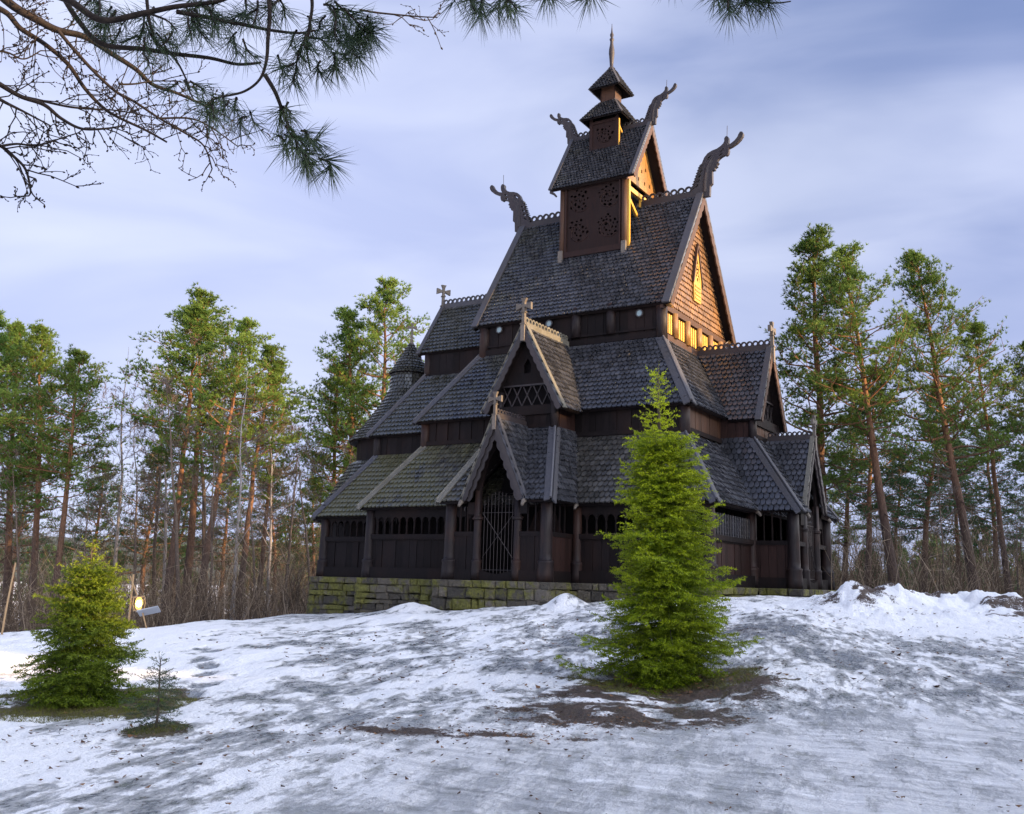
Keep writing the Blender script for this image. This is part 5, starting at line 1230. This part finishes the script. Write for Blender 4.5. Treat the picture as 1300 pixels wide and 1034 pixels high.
# ---- lamp on a stake, lower left
lp = hit(163, 793); lt_ = (lp-CAM).dot(FH)
m, nt, b = mat('lamp_glass', .3, .5); b.inputs['Base Color'].default_value = (.9, .6, .1, 1); b.inputs['Emission Color'].default_value = (1, .62, .12, 1); b.inputs['Emission Strength'].default_value = 1.1; M['glow'] = m
m, nt, b = mat('lamp_bulb', .3, .5); b.inputs['Emission Color'].default_value = (1, .85, .55, 1); b.inputs['Emission Strength'].default_value = 14; M['bulb'] = m
m, nt, b = mat('pale_stake', .7, .3); b.inputs['Base Color'].default_value = (.36, .24, .13, 1); M['stake'] = m
m, nt, b = mat('grey_tray', .5, .4); b.inputs['Base Color'].default_value = (.30, .32, .36, 1); M['tray'] = m
pxm = lt_/FPX
lb_ = V((lp.x, lp.y, gz(lp.x, lp.y)))
lroot = empty('stake_lamp', lb_, 0, 'glowing yellow lamp on a thin wooden stake with a grey tray beside the squat spruce', 'lamp')
q = MB(); q.tube([(0, 0, -.1), (0, 0, 66*pxm)], 1.2*pxm, 6); q.build('stake', M['stake'], lroot)
q = MB(); q.tube([RH*(24*pxm)+ZU*-.05, RH*(13*pxm)+ZU*(28*pxm), RH*(-4*pxm)+ZU*(64*pxm)], .9*pxm, 6); q.build('brace', M['stake'], lroot)
hc = RH*(10.5*pxm)+ZU*(31*pxm)
q = MB(); A_ = (RH+ZU*.12).normalized(); B_ = FH; C_ = A_.cross(B_).normalized()
for s in (-1, 1):
    for s2 in (-1, 1): q.tube([hc+A_*(s*4.5*pxm)+B_*(s2*4*pxm)-C_*8*pxm, hc+A_*(s*6*pxm)+B_*(s2*5*pxm), hc+A_*(s*4.8*pxm)+B_*(s2*4*pxm)+C_*8*pxm], .55*pxm, 6)
    q.frame(hc+C_*(s*8.0*pxm), A_, B_, C_, 5.6*pxm, 5.0*pxm, .8*pxm)
q.build('lamp_frame', M['stake'], lroot)
q = MB(); q.lathe([(2.6*pxm, -7*pxm), (4.2*pxm, -4*pxm), (4.8*pxm, 0), (4.2*pxm, 4*pxm), (2.6*pxm, 7*pxm)], hc, 16); gl = q.build('lamp_glass', M['glow'], lroot, True)
q = MB(); q.lathe([(1.2*pxm, -4*pxm), (2.8*pxm, -2.4*pxm), (3.2*pxm, 0), (2.4*pxm, 2.8*pxm), (.8*pxm, 4*pxm)], hc-FH*(2.8*pxm)+RH*(1*pxm), 12); q.build('bulb', M['bulb'], gl, True)
q = MB(); T1 = (RH*.9+ZU*.22).normalized(); T2 = (FH*.8-ZU*.45).normalized(); q.frame(hc+RH*(13*pxm)-ZU*(9*pxm), T1, T2, T1.cross(T2).normalized(), 13*pxm, 7*pxm, .7*pxm); q.build('tray', M['tray'], lroot)
sp_ = hit(2, 806); q = MB(); q.tube([(0, 0, -.1), RH*.03+ZU*.6, RH*.12+ZU*1.75], [.025, .024, .02], 7)
o = q.build('wooden_stake', M['stake']); o.location = (sp_.x, sp_.y, gz(sp_.x, sp_.y)); tag(o, 'thin pale wooden stake leaning in the snow at the left edge', 'stake')
# ================================================================== OVERHANGING BRANCHES (foreground, from two trees standing left of the viewer)
def cpt(u, v, t): return np.array(at(u, v, t))
rb = np.random.default_rng(77)
def smooth(pts, n=6):
    pts = np.array(pts, float); out = []
    for i in range(len(pts)-1):
        p0 = pts[max(i-1, 0)]; p1 = pts[i]; p2 = pts[i+1]; p3 = pts[min(i+2, len(pts)-1)]
        for k in range(n):
            t = k/n; out.append(.5*((2*p1)+(-p0+p2)*t+(2*p0-5*p1+4*p2-p3)*t*t+(-p0+3*p1-3*p2+p3)*t**3))
    out.append(pts[-1]); return np.array(out)
m, nt, b = mat('bare_twig', .8, .25); n_ = noise(nt, coords(nt), 60, 3)
nt.links.new(ramp(nt, n_, [(.3, (.010, .007, .006)), (.7, (.034, .024, .019))]), b.inputs['Base Color']); bump(nt, b, n_, .003); M['btwig'] = m
M['needle'] = leafmat('long_pine_needles', (.014, .030, .012), (.035, .060, .022), None, .12, .45, 3)
PX2 = 1/2.3214   # traced on a crop of this scale
def Z6(l, t0, t1): n = len(l); return smooth([cpt(x*PX2, y*PX2, t0+(t1-t0)*i/(n-1)) for i, (x, y) in enumerate(l)])
bt = TB(5); tw = TB(4)
def side(p, d, L, r, lv):
    n = 4; pts = [p]
    for i in range(n): d = unit(d+rb.normal(0, .22, 3)); p = p+d*L/n; pts.append(p)
    tw.tube(pts, np.linspace(r, r*.55, n+1))
    # buds
    for q in (pts[-1], pts[2]):
        e = q+unit(d+rb.normal(0, .5, 3))*r*5; tw.tube([q, (q+e)/2, e], [r*.8, r*1.7, r*.3])
    if lv < 3:
        for k in range(int(rb.integers(1, 4))):
            i0 = int(rb.integers(1, n+1)); side(pts[i0], unit(d+rb.normal(0, .75, 3)), L*rb.uniform(.35, .65), r*.72, lv+1)
mains = [([(-40, 10), (20, 40), (60, 85), (130, 130), (200, 190), (250, 262), (300, 315), (345, 345), (430, 385), (492, 420)], .011, .0035, 3.0, 3.2),
         ([(-30, -40), (40, 20), (110, 60), (170, 90), (250, 110), (330, 160), (400, 205), (450, 250), (520, 275), (600, 310), (640, 330)], .016, .003, 2.9, 3.3),
         ([(170, 90), (220, 150), (280, 215), (340, 270), (395, 300), (470, 350), (540, 390), (600, 430), (625, 498)], .007, .0025, 3.0, 3.2),
         ([(-40, 225), (0, 250), (60, 285), (130, 310), (180, 350), (240, 380), (310, 380), (370, 370)], .009, .0025, 2.7, 2.9),
         ([(-40, 270), (10, 300), (70, 330), (150, 372)], .007, .002, 2.7, 2.8),
         ([(-40, 415), (0, 430), (40, 462), (75, 500), (90, 560), (85, 578)], .006, .002, 2.5, 2.6),
         ([(0, 432), (50, 425), (110, 430), (175, 410)], .004, .002, 2.5, 2.6),
         ([(60, 285), (110, 295), (200, 315), (270, 322), (330, 325), (400, 335)], .005, .002, 2.8, 2.9),
         ([(-40, 150), (20, 155), (70, 175), (120, 150)], .004, .002, 2.9, 3.0),
         ([(350, 250), (400, 248), (450, 240), (520, 240)], .004, .002, 3.1, 3.2),
         ([(470, 350), (560, 350), (620, 375), (700, 432)], .004, .002, 3.1, 3.2),
         ([(1060, 30), (1110, 38), (1180, 45), (1240, 50), (1290, 52)], .004, .0018, 3.0, 3.0)]
for pts, r0, r1, t0, t1 in mains:
    P_ = Z6(pts, t0, t1); bt.tube(P_, np.linspace(r0, r1, len(P_)))
    ns = len(P_)
    for k in range(4, ns, 2):
        if rb.random() < .85:
            T_ = unit(P_[k]-P_[k-1]); n_ = unit(np.cross(T_, np.array(Fv))); sg = 1 if rb.random() < .5 else -1
            side(P_[k], unit(T_*.7+n_*sg*rb.uniform(.5, 1.1)+rb.normal(0, .3, 3)), rb.uniform(.05, .15), .0022, 1)
# the tree it grows from stands left of the frame
tx = CAM-RH*3.6+FH*1.9; tz = gz(tx.x, tx.y)
root = empty('overhanging_bare_tree', (0, 0, 0), 0, 'leafless branches with budded twigs reaching in from the upper left corner', 'tree')
tk = TB(8); tk.tube(smooth([(tx.x, tx.y, tz-.1), (tx.x+.05, tx.y+.05, tz+1.5), (tx.x, tx.y+.1, tz+3.2), (tx.x-.1, tx.y, tz+6)]), np.linspace(.12, .05, 19)); tk.build('trunk', M['dbark'], root)
lk = TB(6)
for i, (pts, r0, r1, t0, t1) in enumerate(mains[:6]):
    if i == 2: continue
    s0 = np.array(Z6(pts, t0, t1)[0]); f0 = np.array([tx.x, tx.y, tz+min(5.6, max(2.2, s0[2]-tz-.3+.1*i))]); lk.tube(smooth([f0, (f0+s0)/2+np.array([0, 0, .06]), s0]), np.linspace(r0*2.2, r0, 13))
lk.v += bt.v; lk.q += [x+lk.n for x in bt.q]; lk.n += bt.n
np_mesh('branches', np.concatenate(lk.v), np.concatenate(lk.q), M['btwig'], root, smooth=True); tw.build('twigs', M['btwig'], root)

# long-needled pine sprays
pw = TB(6); NV = []
def spray(pts, n_per, L, w, spread=1., dens=1.):
    """shoot along pts covered with long needles"""
    P_ = np.asarray(pts); seg = np.linalg.norm(np.diff(P_, axis=0), axis=1); tot = seg.sum(); n = int(n_per*dens*.62); u = rb.uniform(.0, 1, n)**.8
    cum = np.concatenate([[0], np.cumsum(seg)])/tot; c = np.stack([np.interp(u, cum, P_[:, k]) for k in range(3)], 1); T_ = unit(np.gradient(P_, axis=0)); ax = unit(np.stack([np.interp(u, cum, T_[:, k]) for k in range(3)], 1))
    rn = unit(rb.normal(size=(n, 3))); rn = unit(rn-ax*np.sum(rn*ax, 1)[:, None]); d = unit(ax*rb.uniform(.5, 1.3, (n, 1))+rn*spread*.85+np.array([0, 0, -.12])); Ln = L*rb.uniform(.7, 1.1, (n, 1))
    sd = unit(np.cross(d, np.array(Fv)))*w/2; dn = unit(np.cross(d, sd))*w/2; bend = d*Ln*.5+np.array([0, 0, .0]); mid = c+bend; tip = c+d*Ln+np.array([0, 0, -.06])*Ln
    # three-sided needles: two quads' worth of triangles
    a1, a2, a3 = c+sd, c-sd, c+dn*1.6; m1, m2, m3 = mid+sd*.9, mid-sd*.9, mid+dn*1.5
    for tri in ((a1, a2, m2), (a1, m2, m1), (m1, m2, tip), (a2, a3, m3), (a2, m3, m2), (m2, m3, tip), (a3, a1, m1), (a3, m1, m3), (m3, m1, tip)): NV.append(np.stack(tri, 1).reshape(-1, 3))
def shoot(u0, v0, u1, v1, t, n=110, L=.085, spread=1.):
    a = cpt(u0, v0, t); b_ = cpt(u1, v1, t+rb.uniform(-.08, .08)); mid = (a+b_)/2+rb.normal(0, .006, 3); P_ = smooth([a, mid, b_], 5); pw.tube(P_, np.linspace(.0032, .0016, len(P_))); spray(P_, n, L, .0014, spread)
# main boughs
bough = [([(100, -30), (200, 0), (300, 60), (420, 40), (520, 20), (640, 5), (700, -20)], .010, 2.2), ([(180, -20), (230, 60), (300, 130), (420, 145), (520, 160), (620, 172), (700, 190), (770, 185)], .008, 2.3),
         ([(790, -30), (795, 40), (790, 110), (785, 180), (765, 235), (720, 270), (660, 285)], .006, 2.2), ([(520, 35), (600, 50), (700, 70), (800, 90), (880, 98), (930, 90)], .006, 2.25),
         ([(915, -30), (920, 20), (910, 90), (905, 150), (915, 210)], .005, 2.2), ([(780, 220), (810, 270), (830, 320), (850, 370), (880, 410), (905, 440)], .0055, 2.2), ([(430, -30), (440, 60), (460, 120), (520, 180), (560, 260)], .005, 2.3)]
for pts, r, t in bough:
    P_ = Z6(pts, t, t+.06); pw.tube(P_, np.linspace(r, r*.4, len(P_)))
def z6(*a): return [x*PX2 for x in a]
sh = []
def fan(cx, cy, ang, n, ln, t, sp=45, cnt=100, L=.08):
    for k in range(n):
        a_ = R_(ang+rb.uniform(-sp, sp)); l = ln*rb.uniform(.6, 1.2); x0 = cx+rb.normal(0, 24); y0 = cy+rb.normal(0, 18)
        u0, v0, u1, v1 = z6(x0, y0, x0+l*math.cos(a_), y0+l*math.sin(a_)); shoot(u0, v0, u1, v1, t+rb.uniform(-.08, .08), cnt, L)
fan(905, 440, 60, 3, 45, 2.2, 22, 120, .088); fan(880, 405, 50, 3, 45, 2.2, 30, 90, .08); fan(850, 375, 70, 3, 40, 2.2, 40, 60); fan(835, 300, 80, 3, 50, 2.2, 50, 55)
fan(905, 110, 70, 4, 60, 2.2, 50, 60); fan(990, 30, 60, 6, 70, 2.15, 50, 95, .085); fan(1060, 60, 55, 4, 55, 2.15, 35, 95, .085); fan(1000, 110, 90, 3, 45, 2.2, 35, 80); fan(940, 60, 110, 4, 60, 2.2, 50, 60)
fan(915, 200, 75, 2, 40, 2.2, 30, 70); fan(700, 110, 100, 3, 60, 2.3, 60, 50); fan(560, 30, 90, 6, 80, 2.3, 70, 60); fan(440, 40, 100, 6, 80, 2.3, 70, 60); fan(340, 60, 100, 5, 70, 2.3, 60, 60)
fan(560, 255, 90, 3, 50, 2.3, 60, 50); fan(660, 290, 110, 3, 50, 2.3, 60, 55); fan(700, 290, 60, 2, 50, 2.3, 50, 60); fan(740, 330, 80, 2, 50, 2.3, 40, 55); fan(620, 330, 120, 2, 45, 2.3, 40, 50); fan(620, -10, 90, 5, 70, 2.3, 60, 70); fan(720, 10, 90, 4, 60, 2.3, 60, 70); fan(830, 0, 90, 4, 60, 2.25, 60, 60); fan(270, 0, 90, 4, 60, 2.3, 60, 60); fan(480, 90, 90, 4, 60, 2.3, 60, 50); fan(400, 120, 100, 3, 50, 2.3, 60, 45); fan(860, 170, 110, 3, 50, 2.2, 60, 50); fan(980, 170, 100, 2, 30, 2.2, 30, 60, .07)
# sprays dipping in from the top edge
for (u, v, a_, n) in ((612, -2, 100, 3), (640, -10, 80, 4), (595, -15, 110, 2), (700, -26, 100, 2), (745, -24, 85, 2), (905, -22, 100, 2), (930, -12, 85, 4), (965, -16, 60, 3), (848, -38, 95, 1)):
    for k in range(n):
        aa = R_(a_+rb.uniform(-30, 30)); l = 24*rb.uniform(.7, 1.1); u0 = u+rb.normal(0, 6); shoot(u0, v, u0+l*math.cos(aa), v+l*math.sin(aa), 2.2, 70, .078)
P_ = smooth([cpt(400, -60, 2.3), cpt(600, -40, 2.2), cpt(760, -42, 2.2), cpt(940, -38, 2.2), cpt(1010, -30, 2.2)]); pw.tube(P_, np.linspace(.012, .004, len(P_)))
# a little crooked twig at the right of the top edge
P_ = smooth([cpt(930, -20, 2.2), cpt(958, 1, 2.2), cpt(985, 4, 2.2), cpt(1004, 2, 2.2)]); pw.tube(P_, np.linspace(.003, .0015, len(P_)))
root = empty('overhanging_pine_tree', (0, 0, 0), 0, 'dark long needled pine boughs hanging down across the top left of the view', 'pine tree')
ty = CAM-RH*1.9+FH*.5; tz = gz(ty.x, ty.y); tk = TB(9); tk.tube(smooth([(ty.x, ty.y, tz-.1), (ty.x, ty.y+.05, tz+2), (ty.x-.05, ty.y, tz+5), (ty.x, ty.y, tz+9)]), np.linspace(.17, .09, 19)); tk.build('trunk', M['pbark'], root)
for i, s_ in enumerate([cpt(-10*PX2+45, -13, 2.2), cpt(180*PX2, -9, 2.3), cpt(790*PX2, -13, 2.2), cpt(915*PX2, -13, 2.2), cpt(430*PX2, -13, 2.3), cpt(400, -60, 2.3)]):
    f0 = np.array([ty.x, ty.y, s_[2]+.3+.1*i]); pw.tube(smooth([f0, (f0+s_)/2+np.array([0, 0, .12]), s_]), np.linspace(.03, .009, 13))
pw.build('branches', M['btwig'], root); NV = np.concatenate(NV); np_mesh('needles', NV, np.arange(len(NV)).reshape(-1, 3), M['needle'], root); print('pine needles tris', len(NV)//3)
